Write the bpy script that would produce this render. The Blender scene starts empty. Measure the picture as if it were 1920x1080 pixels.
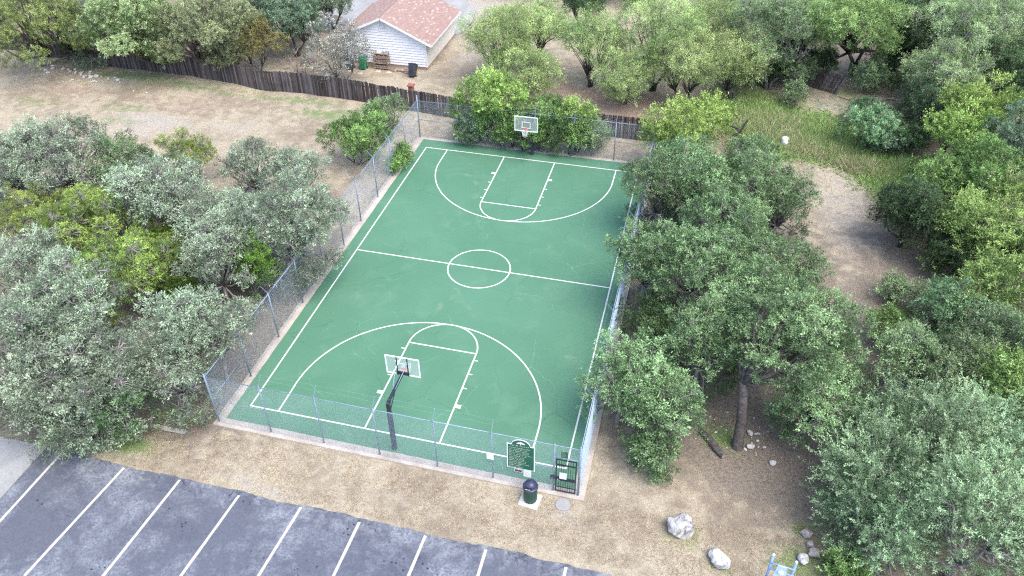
import bpy, math, random
import numpy as np
from mathutils import Vector, Matrix

S = bpy.context.scene
COL = S.collection
R = math.radians

# ------------------------------------------------------------------ camera
cam_d = bpy.data.cameras.new('camera'); cam = bpy.data.objects.new('camera', cam_d); COL.objects.link(cam)
CY, CP, CR = -0.24892, 0.67107, -0.01031
fwd = Vector((math.sin(CY)*math.cos(CP), math.cos(CY)*math.cos(CP), -math.sin(CP)))
rgt = Vector((math.cos(CY), -math.sin(CY), 0)); upv = rgt.cross(fwd)
r2 = math.cos(CR)*rgt + math.sin(CR)*upv; u2 = -math.sin(CR)*rgt + math.cos(CR)*upv
m = Matrix((r2, u2, -fwd)).transposed().to_4x4(); m.translation = Vector((11.0556, -35.7391, 28.1933))
cam.matrix_world = m
cam_d.sensor_width = 36; cam_d.lens = 1504.76/1920*36
cam_d.clip_start = .5; cam_d.clip_end = 2000
S.camera = cam
# ------------------------------------------------------------------ world, sun, exposure
SUN_EL, SUN_AZ = R(62), R(125)      # azimuth clockwise from +y
w = bpy.data.worlds.new('World'); S.world = w; w.use_nodes = True
nt = w.node_tree; bg = nt.nodes['Background']
sky = nt.nodes.new('ShaderNodeTexSky'); sky.sky_type = 'NISHITA'; sky.sun_disc = False
sky.sun_elevation = SUN_EL; sky.sun_rotation = SUN_AZ; sky.air_density = 1.0; sky.dust_density = 2.5; sky.ozone_density = 1.0
nt.links.new(sky.outputs[0], bg.inputs[0]); bg.inputs[1].default_value = .15
sl = bpy.data.lights.new('sun', 'SUN'); so = bpy.data.objects.new('sun', sl); COL.objects.link(so)
sl.energy = 1.05; sl.angle = R(48); sl.color = (1, .95, .87)
sd = Vector((math.sin(SUN_AZ)*math.cos(SUN_EL), math.cos(SUN_AZ)*math.cos(SUN_EL), math.sin(SUN_EL)))
so.rotation_euler = sd.to_track_quat('Z', 'Y').to_euler(); so.location = (0, 0, 60)
S.view_settings.view_transform = 'Standard'; S.view_settings.look = 'None'
S.view_settings.exposure = 1.66; S.view_settings.gamma = 1; S.view_settings.use_curve_mapping = False
S.cycles.max_bounces = 5; S.cycles.diffuse_bounces = 3; S.cycles.transmission_bounces = 4; S.cycles.glossy_bounces = 2
S.render.engine = 'CYCLES'; S.cycles.filter_width = 1.2; S.cycles.use_denoising = False

# ------------------------------------------------------------------ helpers
def tag(o, label=None, cat=None, group=None, kind=None):
    if label: o['label'] = label
    if cat: o['category'] = cat
    if group: o['group'] = group
    if kind: o['kind'] = kind
    return o
def link(name, me, mats=(), parent=None):
    o = bpy.data.objects.new(name, me); COL.objects.link(o)
    if me is not None and len(me.materials) == 0:
        for k in (mats if isinstance(mats, (list, tuple)) else [mats]): me.materials.append(k)
    if parent: o.parent = parent
    return o
def empty(name, loc=(0, 0, 0), rz=0, **k):
    o = bpy.data.objects.new(name, None); COL.objects.link(o); o.location = loc; o.rotation_euler = (0, 0, rz)
    o.empty_display_size = .2
    return tag(o, **k)

class MB:
    def __init__(s): s.v = []; s.f = []; s.smooth = set(); s.mi = []; s.cm = 0
    def poly(s, pts, faces, smooth=False):
        b = len(s.v); s.v += [tuple(p) for p in pts]
        for f in faces:
            if smooth: s.smooth.add(len(s.f))
            s.f.append(tuple(b+i for i in f)); s.mi.append(s.cm)
        return s
    def box(s, a, b):
        (x0, y0, z0), (x1, y1, z1) = a, b
        return s.poly([(x0,y0,z0),(x1,y0,z0),(x1,y1,z0),(x0,y1,z0),(x0,y0,z1),(x1,y0,z1),(x1,y1,z1),(x0,y1,z1)],
            [(0,3,2,1),(4,5,6,7),(0,1,5,4),(1,2,6,5),(2,3,7,6),(3,0,4,7)])
    def frame(s, d):
        d = Vector(d).normalized(); a = Vector((0,0,1)) if abs(d.z) < .9 else Vector((1,0,0))
        x = d.cross(a).normalized(); return x, d.cross(x)
    def tube(s, pts, rad, n=6, caps=True):
        pts = [Vector(p) for p in pts]; k = len(pts)
        if not isinstance(rad, (list, tuple)): rad = [rad]*k
        v = []; f = []
        x, y = s.frame(pts[-1]-pts[0])
        for i, p in enumerate(pts):
            d = (pts[min(i+1,k-1)]-pts[max(i-1,0)]).normalized()
            x = (x-d*x.dot(d)).normalized(); y = d.cross(x)
            for j in range(n):
                t = 2*math.pi*j/n; v.append(p+(x*math.cos(t)+y*math.sin(t))*rad[i])
        for i in range(k-1):
            for j in range(n):
                f.append((i*n+j, i*n+(j+1)%n, (i+1)*n+(j+1)%n, (i+1)*n+j))
        s.poly(v, f, smooth=n > 4)
        if caps:
            b = len(s.v)-len(v); s.f.append(tuple(b+j for j in reversed(range(n)))); s.mi.append(s.cm)
            s.f.append(tuple(b+(k-1)*n+j for j in range(n))); s.mi.append(s.cm)
        return s
    def lathe(s, prof, n=24, c=(0,0), closed=False):
        v = []; f = []
        for r, z in prof:
            for j in range(n):
                t = 2*math.pi*j/n; v.append((c[0]+r*math.cos(t), c[1]+r*math.sin(t), z))
        for i in range(len(prof)-1):
            for j in range(n): f.append((i*n+j, i*n+(j+1)%n, (i+1)*n+(j+1)%n, (i+1)*n+j))
        s.poly(v, f, True)
        if closed: s.poly([v[j] for j in range(n)], [tuple(reversed(range(n)))]); s.poly([v[-n+j] for j in range(n)], [tuple(range(n))])
        return s
    def prism(s, pts2, z0, z1):
        n = len(pts2)
        return s.poly([(x,y,z0) for x,y in pts2]+[(x,y,z1) for x,y in pts2],
            [tuple(reversed(range(n))), tuple(range(n,2*n))]+[(i,(i+1)%n,n+(i+1)%n,n+i) for i in range(n)])
    def bar(s, a, b, w, h, up=(0,0,1)):
        a = Vector(a); b = Vector(b); d = (b-a).normalized(); u = Vector(up); x = d.cross(u).normalized(); y = x.cross(d)
        q = [(x*i*w/2+y*j*h/2) for i, j in ((-1,-1),(1,-1),(1,1),(-1,1))]
        return s.poly([a+k for k in q]+[b+k for k in q], [(3,2,1,0),(4,5,6,7),(0,1,5,4),(1,2,6,5),(2,3,7,6),(3,0,4,7)])
    def mesh(s, name):
        me = bpy.data.meshes.new(name); me.from_pydata(s.v, [], s.f)
        me.polygons.foreach_set('use_smooth', [i in s.smooth for i in range(len(s.f))])
        if any(s.mi): me.polygons.foreach_set('material_index', s.mi)
        me.update(); return me
    def build(s, name, mat, parent=None, loc=None):
        o = link(name, s.mesh(name), mat, parent)
        if loc: o.location = loc
        return o

def bevel(o, w=.01, seg=2):
    b = o.modifiers.new('bevel', 'BEVEL'); b.width = w; b.segments = seg; b.limit_method = 'ANGLE'; return o

# ------------------------------------------------------------------ materials
class NT:
    def __init__(s, name):
        s.m = bpy.data.materials.new(name); s.m.use_nodes = True; s.t = s.m.node_tree
        s.b = s.t.nodes['Principled BSDF']; s.out = s.t.nodes['Material Output']; s._c = {}
    def n(s, typ, **k):
        o = s.t.nodes.new(typ)
        for a, v in k.items(): setattr(o, a, v)
        return o
    def l(s, a, b): s.t.links.new(a, b)
    def coord(s, kind='Object'):
        if 'tc' not in s._c: s._c['tc'] = s.n('ShaderNodeTexCoord')
        return s._c['tc'].outputs[kind]
    def world(s):
        if 'geo' not in s._c: s._c['geo'] = s.n('ShaderNodeNewGeometry')
        return s._c['geo'].outputs['Position']
    def noise(s, scale, det=4, rough=.55, vec=None, dist=0, out='Fac', off=None):
        n = s.n('ShaderNodeTexNoise'); n.inputs['Scale'].default_value = scale; n.inputs['Detail'].default_value = det
        n.inputs['Roughness'].default_value = rough; n.inputs['Distortion'].default_value = dist
        v = vec or s.world()
        if off:
            mp = s.n('ShaderNodeMapping'); mp.inputs['Location'].default_value = off; s.l(v, mp.inputs[0]); v = mp.outputs[0]
        s.l(v, n.inputs['Vector']); return n.outputs[out]
    def rng(s, v, a, b, c=0, d=1):
        n = s.n('ShaderNodeMapRange'); n.inputs[1].default_value = a; n.inputs[2].default_value = b
        n.inputs[3].default_value = c; n.inputs[4].default_value = d; s.l(v, n.inputs[0]); return n.outputs[0]
    def mix(s, f, a, b, mode='MIX'):
        n = s.n('ShaderNodeMix', data_type='RGBA', blend_type=mode)
        for i, v in ((0, f), (6, a), (7, b)):
            if isinstance(v, (int, float)): n.inputs[i].default_value = v
            elif isinstance(v, tuple): n.inputs[i].default_value = (*v[:3], 1)
            else: s.l(v, n.inputs[i])
        return n.outputs[2]
    def math(s, op, a, b=0):
        n = s.n('ShaderNodeMath', operation=op)
        for i, v in ((0, a), (1, b)):
            if isinstance(v, (int, float)): n.inputs[i].default_value = v
            else: s.l(v, n.inputs[i])
        return n.outputs[0]
    def attr(s, name, out='Fac'): n = s.n('ShaderNodeAttribute', attribute_name=name); return n.outputs[out]
    def bump(s, h, strength=.3, dist=.02):
        n = s.n('ShaderNodeBump'); n.inputs['Strength'].default_value = strength; n.inputs['Distance'].default_value = dist
        s.l(h, n.inputs['Height']); s.l(n.outputs[0], s.b.inputs['Normal'])
    def fin(s, col, rough=.8, metal=0, spec=None):
        if isinstance(col, tuple): s.b.inputs['Base Color'].default_value = (*col, 1)
        else: s.l(col, s.b.inputs['Base Color'])
        if isinstance(rough, (int, float)): s.b.inputs['Roughness'].default_value = rough
        else: s.l(rough, s.b.inputs['Roughness'])
        s.b.inputs['Metallic'].default_value = metal
        if spec is not None: s.b.inputs['Specular IOR Level'].default_value = spec
        return s.m
def worn(name, c, rough=.6, metal=0, var=.25, scale=6, spec=None):
    t = NT(name); f = t.noise(scale, 5, .6, t.coord())
    c2 = tuple(min(1, x*(1-var)) for x in c); c3 = tuple(min(1, x*(1+var)) for x in c)
    col = t.mix(t.rng(f, .3, .7), c2, c3)
    return t.fin(col, t.rng(t.noise(scale*3, 3, .5, t.coord()), .3, .7, rough*.85, min(1, rough*1.15)), metal, spec)

def mat_ground():
    t = NT('dry_ground')
    n1 = t.noise(.25, 5, .6); n2 = t.noise(1.3, 6, .65); n3 = t.noise(7, 6, .7); n4 = t.noise(34, 4, .7); n5 = t.noise(3.1, 6, .7, off=(9, 4, 2))
    straw = t.mix(t.rng(n3, .32, .68), (.195, .160, .106), (.37, .320, .228))
    straw = t.mix(t.rng(n4, .4, .75), straw, (.50, .45, .36))
    dirt = t.mix(t.rng(n4, .3, .7), (.155, .124, .090), (.30, .253, .192))
    c = t.mix(t.rng(t.math('ADD', n1, t.math('MULTIPLY', n2, .8)), .82, 1.06), straw, dirt)
    wn = t.rng(n2, .25, .75, -.38, .38); wn2 = t.rng(n3, .3, .7, -.25, .25); wob = t.math('ADD', wn, wn2)
    def mask(name): return t.rng(t.math('ADD', t.attr(name), wob), .38, .72)
    pale = t.mix(t.rng(n3, .3, .7), (.26, .235, .195), (.42, .385, .33))
    c = t.mix(mask('pale'), c, t.mix(t.rng(n5, .55, .68), pale, (.24, .23, .24)))
    red = t.mix(t.rng(n4, .3, .7), (.165, .118, .094), (.33, .26, .21)); c = t.mix(mask('russet'), c, red)
    litter = t.mix(t.rng(t.math('ADD', t.math('MULTIPLY', n4, .6), t.math('MULTIPLY', n3, .4)), .36, .64), (.075, .062, .050), (.29, .25, .205)); c = t.mix(mask('litter'), c, litter)
    grass = t.mix(t.rng(n4, .3, .7), (.060, .115, .035), (.26, .31, .15)); c = t.mix(mask('grass'), c, grass)
    specks = t.rng(n4, .70, .76); c = t.mix(t.math('MULTIPLY', specks, .55), c, (.62, .57, .5))
    dk = t.rng(t.noise(48, 3, .6, off=(3, 3, 3)), .62, .70); c = t.mix(t.math('MULTIPLY', dk, .55), c, (.08, .06, .04))
    t.bump(t.math('ADD', n3, t.math('MULTIPLY', n4, .6)), .7, .06)
    return t.fin(c, .95, 0, .15)

def mat_court():
    t = NT('green_court_paint')
    n1 = t.noise(.16, 5, .55); n2 = t.noise(.6, 5, .6, dist=.6); n3 = t.noise(18, 4, .6)
    c = t.mix(t.rng(n1, .35, .65), (.069, .170, .102), (.086, .196, .125))
    c = t.mix(t.rng(n2, .52, .72), c, (.096, .203, .132))
    c = t.mix(t.rng(n3, .2, .8, 0, .3), c, (.05, .17, .10))
    # faded, silty puddle marks
    st = t.math('MULTIPLY', t.rng(t.noise(.42, 4, .5, dist=1.2, off=(31, 7, 0)), .64, .72), t.rng(t.noise(1.7, 3, .5), .35, .6))
    c = t.mix(t.math('MULTIPLY', st, .34), c, (.20, .27, .17))
    # hairline cracks and old patched cracks
    def crack(sc, w, gate, off):
        v = t.n('ShaderNodeTexVoronoi', feature='DISTANCE_TO_EDGE'); v.inputs['Scale'].default_value = sc
        wv = t.mix(.28, t.world(), t.noise(1.1, 5, .65, out='Color', off=off), 'LINEAR_LIGHT'); t.l(wv, v.inputs['Vector'])
        a = t.rng(v.outputs['Distance'], 0, w, 1, 0)
        return t.math('MULTIPLY', a, t.rng(t.noise(.35, 2, .5, off=off), *gate))
    c = t.mix(t.math('MULTIPLY', crack(.24, .0042, (.40, .62), (2, 9, 0)), .62), c, (.014, .07, .04))
    c = t.mix(t.math('MULTIPLY', crack(.33, .004, (.52, .62), (20, 3, 0)), .45), c, (.22, .42, .28))
    c = t.mix(t.rng(t.noise(9, 2, .5, off=(5, 5, 5)), .78, .80), c, (.5, .55, .45))
    t.bump(n3, .1, .004)
    return t.fin(c, t.rng(n2, .3, .7, .6, .8), 0, .3)

def mat_asphalt():
    t = NT('worn_asphalt')
    n1 = t.noise(.22, 6, .65, dist=.4); n2 = t.noise(.9, 7, .72, dist=.8); n3 = t.noise(12, 5, .7); n4 = t.noise(60, 3, .7)
    c = t.mix(t.rng(n3, .3, .7), (.074, .081, .104), (.112, .121, .150))
    f = t.math('ADD', t.math('MULTIPLY', n1, .9), t.math('MULTIPLY', n2, .7))
    c = t.mix(t.math('MULTIPLY', t.rng(f, .76, .98), t.rng(n3, .38, .60, .15, 1)), c, (.235, .255, .285))
    c = t.mix(t.rng(t.noise(.35, 5, .6, off=(7, 1, 0)), .52, .7, 0, .55), c, (.055, .060, .085))
    c = t.mix(t.math('MULTIPLY', t.rng(n4, .66, .74), .5), c, (.42, .43, .44))
    # oil drips in small groups
    v = t.n('ShaderNodeTexVoronoi'); v.inputs['Scale'].default_value = 4.2; v.inputs['Randomness'].default_value = 1
    t.l(t.mix(.06, t.world(), t.noise(3, 3, .6, out='Color'), 'LINEAR_LIGHT'), v.inputs['Vector'])
    spot = t.math('MULTIPLY', t.rng(v.outputs['Distance'], .16, .24, 1, 0), t.rng(t.noise(.55, 2, .4, off=(3, 8, 1)), .59, .66))
    c = t.mix(t.math('MULTIPLY', spot, .85), c, (.022, .023, .032))
    vd = t.n('ShaderNodeTexVoronoi', feature='DISTANCE_TO_EDGE'); vd.inputs['Scale'].default_value = .9
    t.l(t.mix(.2, t.world(), t.noise(2.3, 5, .6, out='Color'), 'LINEAR_LIGHT'), vd.inputs['Vector'])
    sep = t.n('ShaderNodeSeparateXYZ'); t.l(t.world(), sep.inputs[0])
    edge = t.rng(sep.outputs[1], -18.9, -17.9)
    c = t.mix(t.math('MULTIPLY', t.math('MULTIPLY', t.rng(vd.outputs['Distance'], 0, .02, 1, 0), edge), .7), c, (.02, .02, .025))
    c = t.mix(t.math('MULTIPLY', edge, t.rng(t.noise(2.2, 6, .7, off=(1, 2, 3)), .50, .68, 0, .7)), c, (.27, .28, .285))
    t.bump(t.math('ADD', n4, n3), .35, .01)
    return t.fin(c, .88, 0, .25)

def mat_concrete(name, a, b, scale=3):
    t = NT(name); n1 = t.noise(scale*.25, 5, .6); n2 = t.noise(scale*4, 5, .7); n3 = t.noise(scale*16, 3, .6)
    c = t.mix(t.rng(t.math('ADD', t.math('MULTIPLY', n1, .6), t.math('MULTIPLY', n2, .4)), .38, .62), a, b)
    c = t.mix(t.rng(n3, .6, .75, 0, .4), c, tuple(x*.55 for x in a)); t.bump(t.math('ADD', n2, n3), .3, .01)
    return t.fin(c, .9, 0, .2)

def mat_paint_line():
    t = NT('white_line_paint'); n = t.noise(4, 6, .7); n2 = t.noise(40, 3, .7)
    c = t.mix(t.rng(n, .35, .7), (.66, .67, .645), (.54, .58, .535)); c = t.mix(t.rng(n2, .66, .76, 0, .5), c, (.35, .42, .36))
    return t.fin(c, .7, 0, .3)
def mat_stripe():
    t = NT('parking_stripe_paint'); n = t.noise(5, 6, .7); n2 = t.noise(45, 3, .75)
    c = t.mix(t.rng(n, .35, .7), (.40, .375, .32), (.52, .495, .44)); c = t.mix(t.rng(n2, .56, .68, 0, .7), c, (.27, .27, .29))
    return t.fin(c, .85, 0, .2)

def mat_leaf(name, base, tip, flower=(.8, .78, .7), trans=.3):
    t = NT('leaf_'+name)
    oi = t.n('ShaderNodeObjectInfo').outputs['Random']
    a = t.n('ShaderNodeAttribute', attribute_name='leaf'); sp = t.n('ShaderNodeSeparateColor'); t.l(a.outputs['Color'], sp.inputs[0])
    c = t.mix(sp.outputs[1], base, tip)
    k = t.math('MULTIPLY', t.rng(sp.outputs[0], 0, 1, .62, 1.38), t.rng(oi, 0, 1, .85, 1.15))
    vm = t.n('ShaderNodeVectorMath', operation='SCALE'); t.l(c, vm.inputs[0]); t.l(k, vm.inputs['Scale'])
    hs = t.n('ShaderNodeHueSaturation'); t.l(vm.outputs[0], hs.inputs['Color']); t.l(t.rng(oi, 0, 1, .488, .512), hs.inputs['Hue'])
    hs.inputs['Saturation'].default_value = 1.0
    c = t.mix(sp.outputs[2], hs.outputs[0], flower)
    t.fin(c, .55, 0, .25)
    tr = t.n('ShaderNodeBsdfTranslucent'); t.l(t.mix(.5, c, (1, 1, .55), 'MULTIPLY'), tr.inputs[0])
    ms = t.n('ShaderNodeMixShader'); ms.inputs[0].default_value = trans; t.l(t.b.outputs[0], ms.inputs[1]); t.l(tr.outputs[0], ms.inputs[2])
    t.l(ms.outputs[0], t.out.inputs[0]); return t.m
def mat_bark(name, a, b):
    t = NT(name); n = t.noise(5, 6, .7, t.coord()); n2 = t.noise(30, 4, .7, t.coord())
    c = t.mix(t.rng(n, .35, .65), a, b); c = t.mix(t.rng(n2, .4, .7, 0, .5), c, tuple(x*.5 for x in a)); t.bump(n2, .6, .02)
    return t.fin(c, .95, 0, .1)
def mat_planks():
    t = NT('weathered_plank'); oi = t.n('ShaderNodeObjectInfo').outputs['Random']
    at = t.attr('tone'); k = t.math('FRACT', t.math('ADD', t.math('MULTIPLY', oi, 7.31), at))
    mp = t.n('ShaderNodeMapping'); mp.inputs['Scale'].default_value = (14, 14, 1.2); t.l(t.world(), mp.inputs[0])
    n = t.noise(1, 6, .7, mp.outputs[0]); n2 = t.noise(.8, 5, .65)
    r = t.n('ShaderNodeValToRGB'); e = r.color_ramp.elements
    e[0].position = 0; e[0].color = (.020, .016, .018, 1); e[1].position = 1; e[1].color = (.115, .108, .114, 1)
    x = e.new(.45); x.color = (.045, .034, .034, 1); x = e.new(.75); x.color = (.056, .046, .050, 1)
    t.l(k, r.inputs[0]); c = t.mix(t.rng(n, .35, .72), r.outputs[0], t.mix(k, (.07, .055, .05), (.19, .18, .18)))
    c = t.mix(t.rng(n2, .5, .7, 0, .5), c, (.03, .026, .03))
    return t.fin(c, .92, 0, .15)
def mat_rock(name, a=(.62, .60, .57), b=(.10, .105, .14)):
    t = NT(name); n = t.noise(2.3, 7, .65, t.coord(), .6); n2 = t.noise(14, 5, .7, t.coord()); n3 = t.noise(5, 5, .6, t.coord(), off=(4, 1, 9))
    c = t.mix(t.rng(n, .46, .60), a, b); c = t.mix(t.rng(n2, .35, .7), c, t.mix(.5, c, tuple(x*.8 for x in a)))
    c = t.mix(t.rng(n3, .62, .7, 0, .8), c, tuple(x*.3 for x in a)); t.bump(t.math('ADD', n2, n3), .6, .04)
    return t.fin(c, .9, 0, .2)
def mat_shingle():
    t = NT('red_brown_shingle'); k = t.attr('tone'); n = t.noise(9, 5, .7)
    r = t.n('ShaderNodeValToRGB'); e = r.color_ramp.elements
    e[0].position = 0; e[0].color = (.27, .185, .160, 1); e[1].position = 1; e[1].color = (.42, .33, .295, 1)
    x = e.new(.72); x.color = (.33, .235, .205, 1)
    t.l(k, r.inputs[0]); c = t.mix(t.rng(n, .3, .7, 0, .3), r.outputs[0], (.24, .16, .14)); return t.fin(c, .95, 0, .1)

M = {}
M['ground'] = mat_ground(); M['court'] = mat_court(); M['asphalt'] = mat_asphalt(); M['line'] = mat_paint_line(); M['stripe'] = mat_stripe()
M['curb'] = mat_concrete('curb_concrete', (.30, .265, .23), (.47, .425, .38), 4)
M['conc'] = mat_concrete('grey_concrete', (.23, .235, .235), (.34, .34, .335), 2)
M['pad'] = mat_concrete('pale_concrete', (.38, .37, .35), (.52, .50, .475), 3)
M['bark'] = mat_bark('oak_bark', (.055, .048, .046), (.16, .145, .14)); M['greybark'] = mat_bark('grey_twig_bark', (.16, .15, .14), (.36, .34, .33))
M['plank'] = mat_planks(); M['shingle'] = mat_shingle()
M['galv'] = worn('galvanised_steel', (.22, .28, .37), .5, .3, .2); M['wire'] = worn('galvanised_wire', (.34, .42, .47), .55, .2, .15, 2)
M['black'] = worn('black_painted_steel', (.018, .020, .032), .4, 0, .3); M['navy'] = worn('navy_padding', (.022, .030, .06), .6, 0, .4, 4)
M['white'] = worn('white_enamel', (.74, .75, .76), .45, 0, .08); M['orange'] = worn('orange_rim', (.62, .10, .04), .45, 0, .2)
M['net'] = worn('white_net_cord', (.78, .77, .75), .9, 0, .08)
M['green_sign'] = worn('green_sign_face', (.012, .105, .065), .5, 0, .15); M['sign_text'] = worn('faded_sign_lettering', (.36, .43, .34), .6, 0, .2, 20)
M['paper'] = worn('white_notice_sheet', (.74, .77, .78), .6, 0, .05); M['paper_text'] = worn('grey_notice_print', (.36, .38, .42), .8, 0, .2)
M['can'] = worn('dark_green_plastic', (.012, .055, .040), .45, 0, .3); M['lid'] = worn('blue_black_plastic', (.030, .036, .075), .35, 0, .2)
M['siding'] = worn('white_siding_paint', (.74, .74, .76), .6, 0, .05, 1.2); M['cream'] = worn('lit_side_siding', (.62, .585, .52), .6, 0, .06, 1)  # cream: warm light on the side wall put into the siding colour
M['trim'] = worn('white_trim_paint', (.72, .73, .74), .6, 0, .08); M['found'] = mat_concrete('tan_foundation', (.27, .20, .155), (.42, .33, .27), 3)
M['brick'] = worn('red_brick', (.26, .085, .06), .9, 0, .35, 12); M['paleblock'] = worn('pink_paver', (.58, .43, .34), .9, 0, .2, 8)
M['log'] = mat_bark('split_log', (.20, .15, .12), (.46, .38, .31)); M['gbin'] = worn('green_bin_plastic', (.03, .20, .10), .45, 0, .2); M['bbin'] = worn('blue_bin_plastic', (.03, .07, .17), .45, 0, .2)
M['gym'] = worn('pale_blue_gym_paint', (.20, .31, .52), .4, 0, .15); M['gymlight'] = worn('light_blue_gym_panel', (.45, .58, .74), .45, 0, .1)
M['binblack'] = worn('black_bin_plastic', (.020, .023, .036), .45, 0, .3)
M['rock'] = mat_rock('lichened_limestone', (.47, .455, .43), (.085, .09, .125)); M['rock2'] = mat_rock('pale_limestone', (.50, .49, .475), (.13, .14, .165)); M['rock3'] = mat_rock('grey_limestone', (.34, .31, .29), (.17, .16, .16))
M['plastic_white'] = worn('white_plastic', (.76, .78, .80), .4, 0, .05)
def glass():
    t = NT('clear_backboard'); t.fin((.85, .9, .9), .15); t.b.inputs['Alpha'].default_value = .13; return t.m
M['glass'] = glass()
MASKS = {'grass': [(-30.7, 18.8, 4, 0.6, 0.62), (-20.3, 18.4, 4, 0.5, 0.6), (-25.4, 18.2, 3, 0.6, 0.5), (-16.7, 16.5, 3, 1.2, 0.7), (-36.3, 19.7, 4, 0.8, 0.7), (-42.3, 20.7, 3, 0.8, 0.6), (-41.3, 13.3, 3, 1, 0.5), (-33.0, 14.2, 2.5, 0.8, 0.55), (-32.0, 12.0, 2, 0.7, 0.5), (-33.8, 12.6, 2, 1, 0.3), (-12.7, -16.4, 1.6, 0.5, 0.85), (-11.0, -13.9, 0.7, 0.6, 0.8), (-11.0, -16.5, 1.2, 0.3, 0.4), (14.4, -9.6, 0.8, 0.7, 0.9), (17.9, 21.3, 3, 2, 0.85), (15.6, 24.4, 2.5, 2.5, 0.8), (21.9, 19.3, 3, 1.1, 0.8), (24.2, 17.9, 2, 1.5, 0.7), (25.5, 16.7, 3, 2, 0.7), (21.0, 22.9, 3, 2, 0.8), (14.7, 27.1, 3, 3, 0.7), (23.0, 29.0, 3, 3, 0.5), (17.5, -15.7, 1.3, 0.8, 0.75), (18.4, -14.0, 1, 1, 0.5), (24.9, 31.5, 3, 3, 0.4), (21.3, 4.2, 1, 2, 0.15), (-14.0, 21.1, 2, 0.6, 0.35), (-48.2, 21.8, 3, 0.5, 0.5)], 'litter': [(-10.3, -14.3, 2.6, 1.0, 0.75), (-14.5, -12.4, 6, 3, 1.0), (-17.4, -14.6, 6, 2, 1.0), (-13.1, -6.0, 4, 6, 1.0), (-20.7, -5.8, 10, 6, 1.0), (-29.7, -0.9, 8, 5, 0.8), (-13.8, 0.3, 4, 5, 0.8), (-17.7, -16.8, 3, 0.8, 0.8), (-10.3, -12.5, 1.2, 1.5, 0.8), (15.4, -10.5, 3, 2.0, 0.85), (14.0, -5.6, 5, 4, 1.0), (17.2, -10.3, 3, 1.5, 0.6), (12.1, 3.0, 5, 9, 1.0), (16.6, 4.1, 3, 6, 0.8), (20.7, -6.2, 4, 5, 1.1), (23.5, 0.9, 3, 4, 1.0), (28.6, 6.9, 6, 8, 1.1), (28.2, 23.7, 6, 5, 0.9), (35.1, 40.7, 10, 6, 1.0), (24.1, 43.4, 10, 7, 0.9), (23.2, -10.1, 7, 5, 1.1), (18.8, -13.9, 1.5, 2, 0.7), (8.1, -1.9, 1, 3, 0.7), (8.9, -5.2, 0.7, 4, 0.6), (19.1, 34.7, 6, 4, 0.8), (-4.2, 33.1, 5, 5, 0.3), (-7.6, -15.7, 2, 0.4, 0.35), (0.2, -14.4, 3, 0.2, 0.2), (8.8, -11.4, 0.7, 1.5, 0.25), (-29.9, 37.2, 8, 4, 0.8), (-43.1, 34.2, 10, 5, 0.8), (-5.2, 18.7, 4, 1.5, 0.6), (9.1, 15.2, 2, 2, 0.4), (-11.4, 8.2, 2, 2, 0.4), (18.4, -9.7, 2, 2, 0.6)], 'russet': [(4.6, 22.8, 6, 3, 0.8), (0.1, 23.8, 6, 3, 0.7), (8.6, 23.8, 4, 2.5, 0.7), (-38.8, 15.9, 4, 1.2, 0.6), (-29.3, 15.0, 5, 1.5, 0.55), (-23.5, 17.4, 5, 1.2, 0.5), (-16.9, 15.1, 4, 1, 0.35), (-43.1, 18.2, 3, 1, 0.4), (15.4, -12.5, 2.5, 1.5, 0.5), (16.5, -13.4, 1.5, 1.0, 0.45), (20.9, -1.5, 1.5, 2.5, 0.35), (-24.0, 26.1, 3, 1.5, 0.7), (-9.4, 27.0, 2, 3, 0.45), (11.5, -12.3, 1.5, 1.2, 0.35), (19.4, 6.4, 1.5, 3, 0.3), (-37.4, 10.3, 4, 1.5, 0.3), (12.8, -13.7, 2, 1, 0.3), (-20.7, 15.6, 4, 1, 0.3)], 'pale': [(-30.0, 12.5, 3.5, 1.3, 0.8), (-36.2, 8.8, 3, 1, 0.6), (-30.2, 10.7, 3, 0.8, 0.6), (-23.1, 13.2, 3, 1, 0.5), (-10.0, 35.7, 3, 5, 0.6), (-9.6, 29.3, 1.5, 2, 0.5), (-12.6, 41.0, 4, 4, 0.8), (21.6, 26.7, 2, 2, 0.8), (21.5, 9.8, 2, 5, 0.7), (20.9, 2.1, 1.5, 3, 0.6), (21.5, 14.4, 2, 3, 0.5), (23.7, 6.9, 2, 2, 0.45), (-10.5, 4.2, 1.3, 2.5, 0.6), (-10.1, 7.0, 1.2, 2, 0.6), (-10.2, -5.3, 0.8, 3, 0.7), (-10.4, -2.3, 0.8, 3, 0.6), (-9.4, -10.4, 0.6, 2, 0.6), (-11.4, -16.9, 1.5, 0.3, 0.5), (-6.7, -17.1, 2, 0.25, 0.55), (-4.4, -17.3, 2, 0.3, 0.55), (0.2, -17.2, 1.5, 0.2, 0.3), (8.6, -11.5, 0.5, 0.9, 0.5), (8.1, -12.8, 0.5, 0.6, 0.3), (7.8, -15.5, 0.8, 0.4, 0.6), (-11.8, 25.3, 2, 1.5, 0.35), (-39.9, 18.9, 2, 0.8, 0.5), (9.1, -16.2, 0.5, 0.4, 0.4), (9.6, -6.2, 0.4, 0.2, 0.4), (-13.3, 10.8, 2, 2, 0.35), (-44.3, 15.2, 2, 0.5, 0.4)]}
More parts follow.
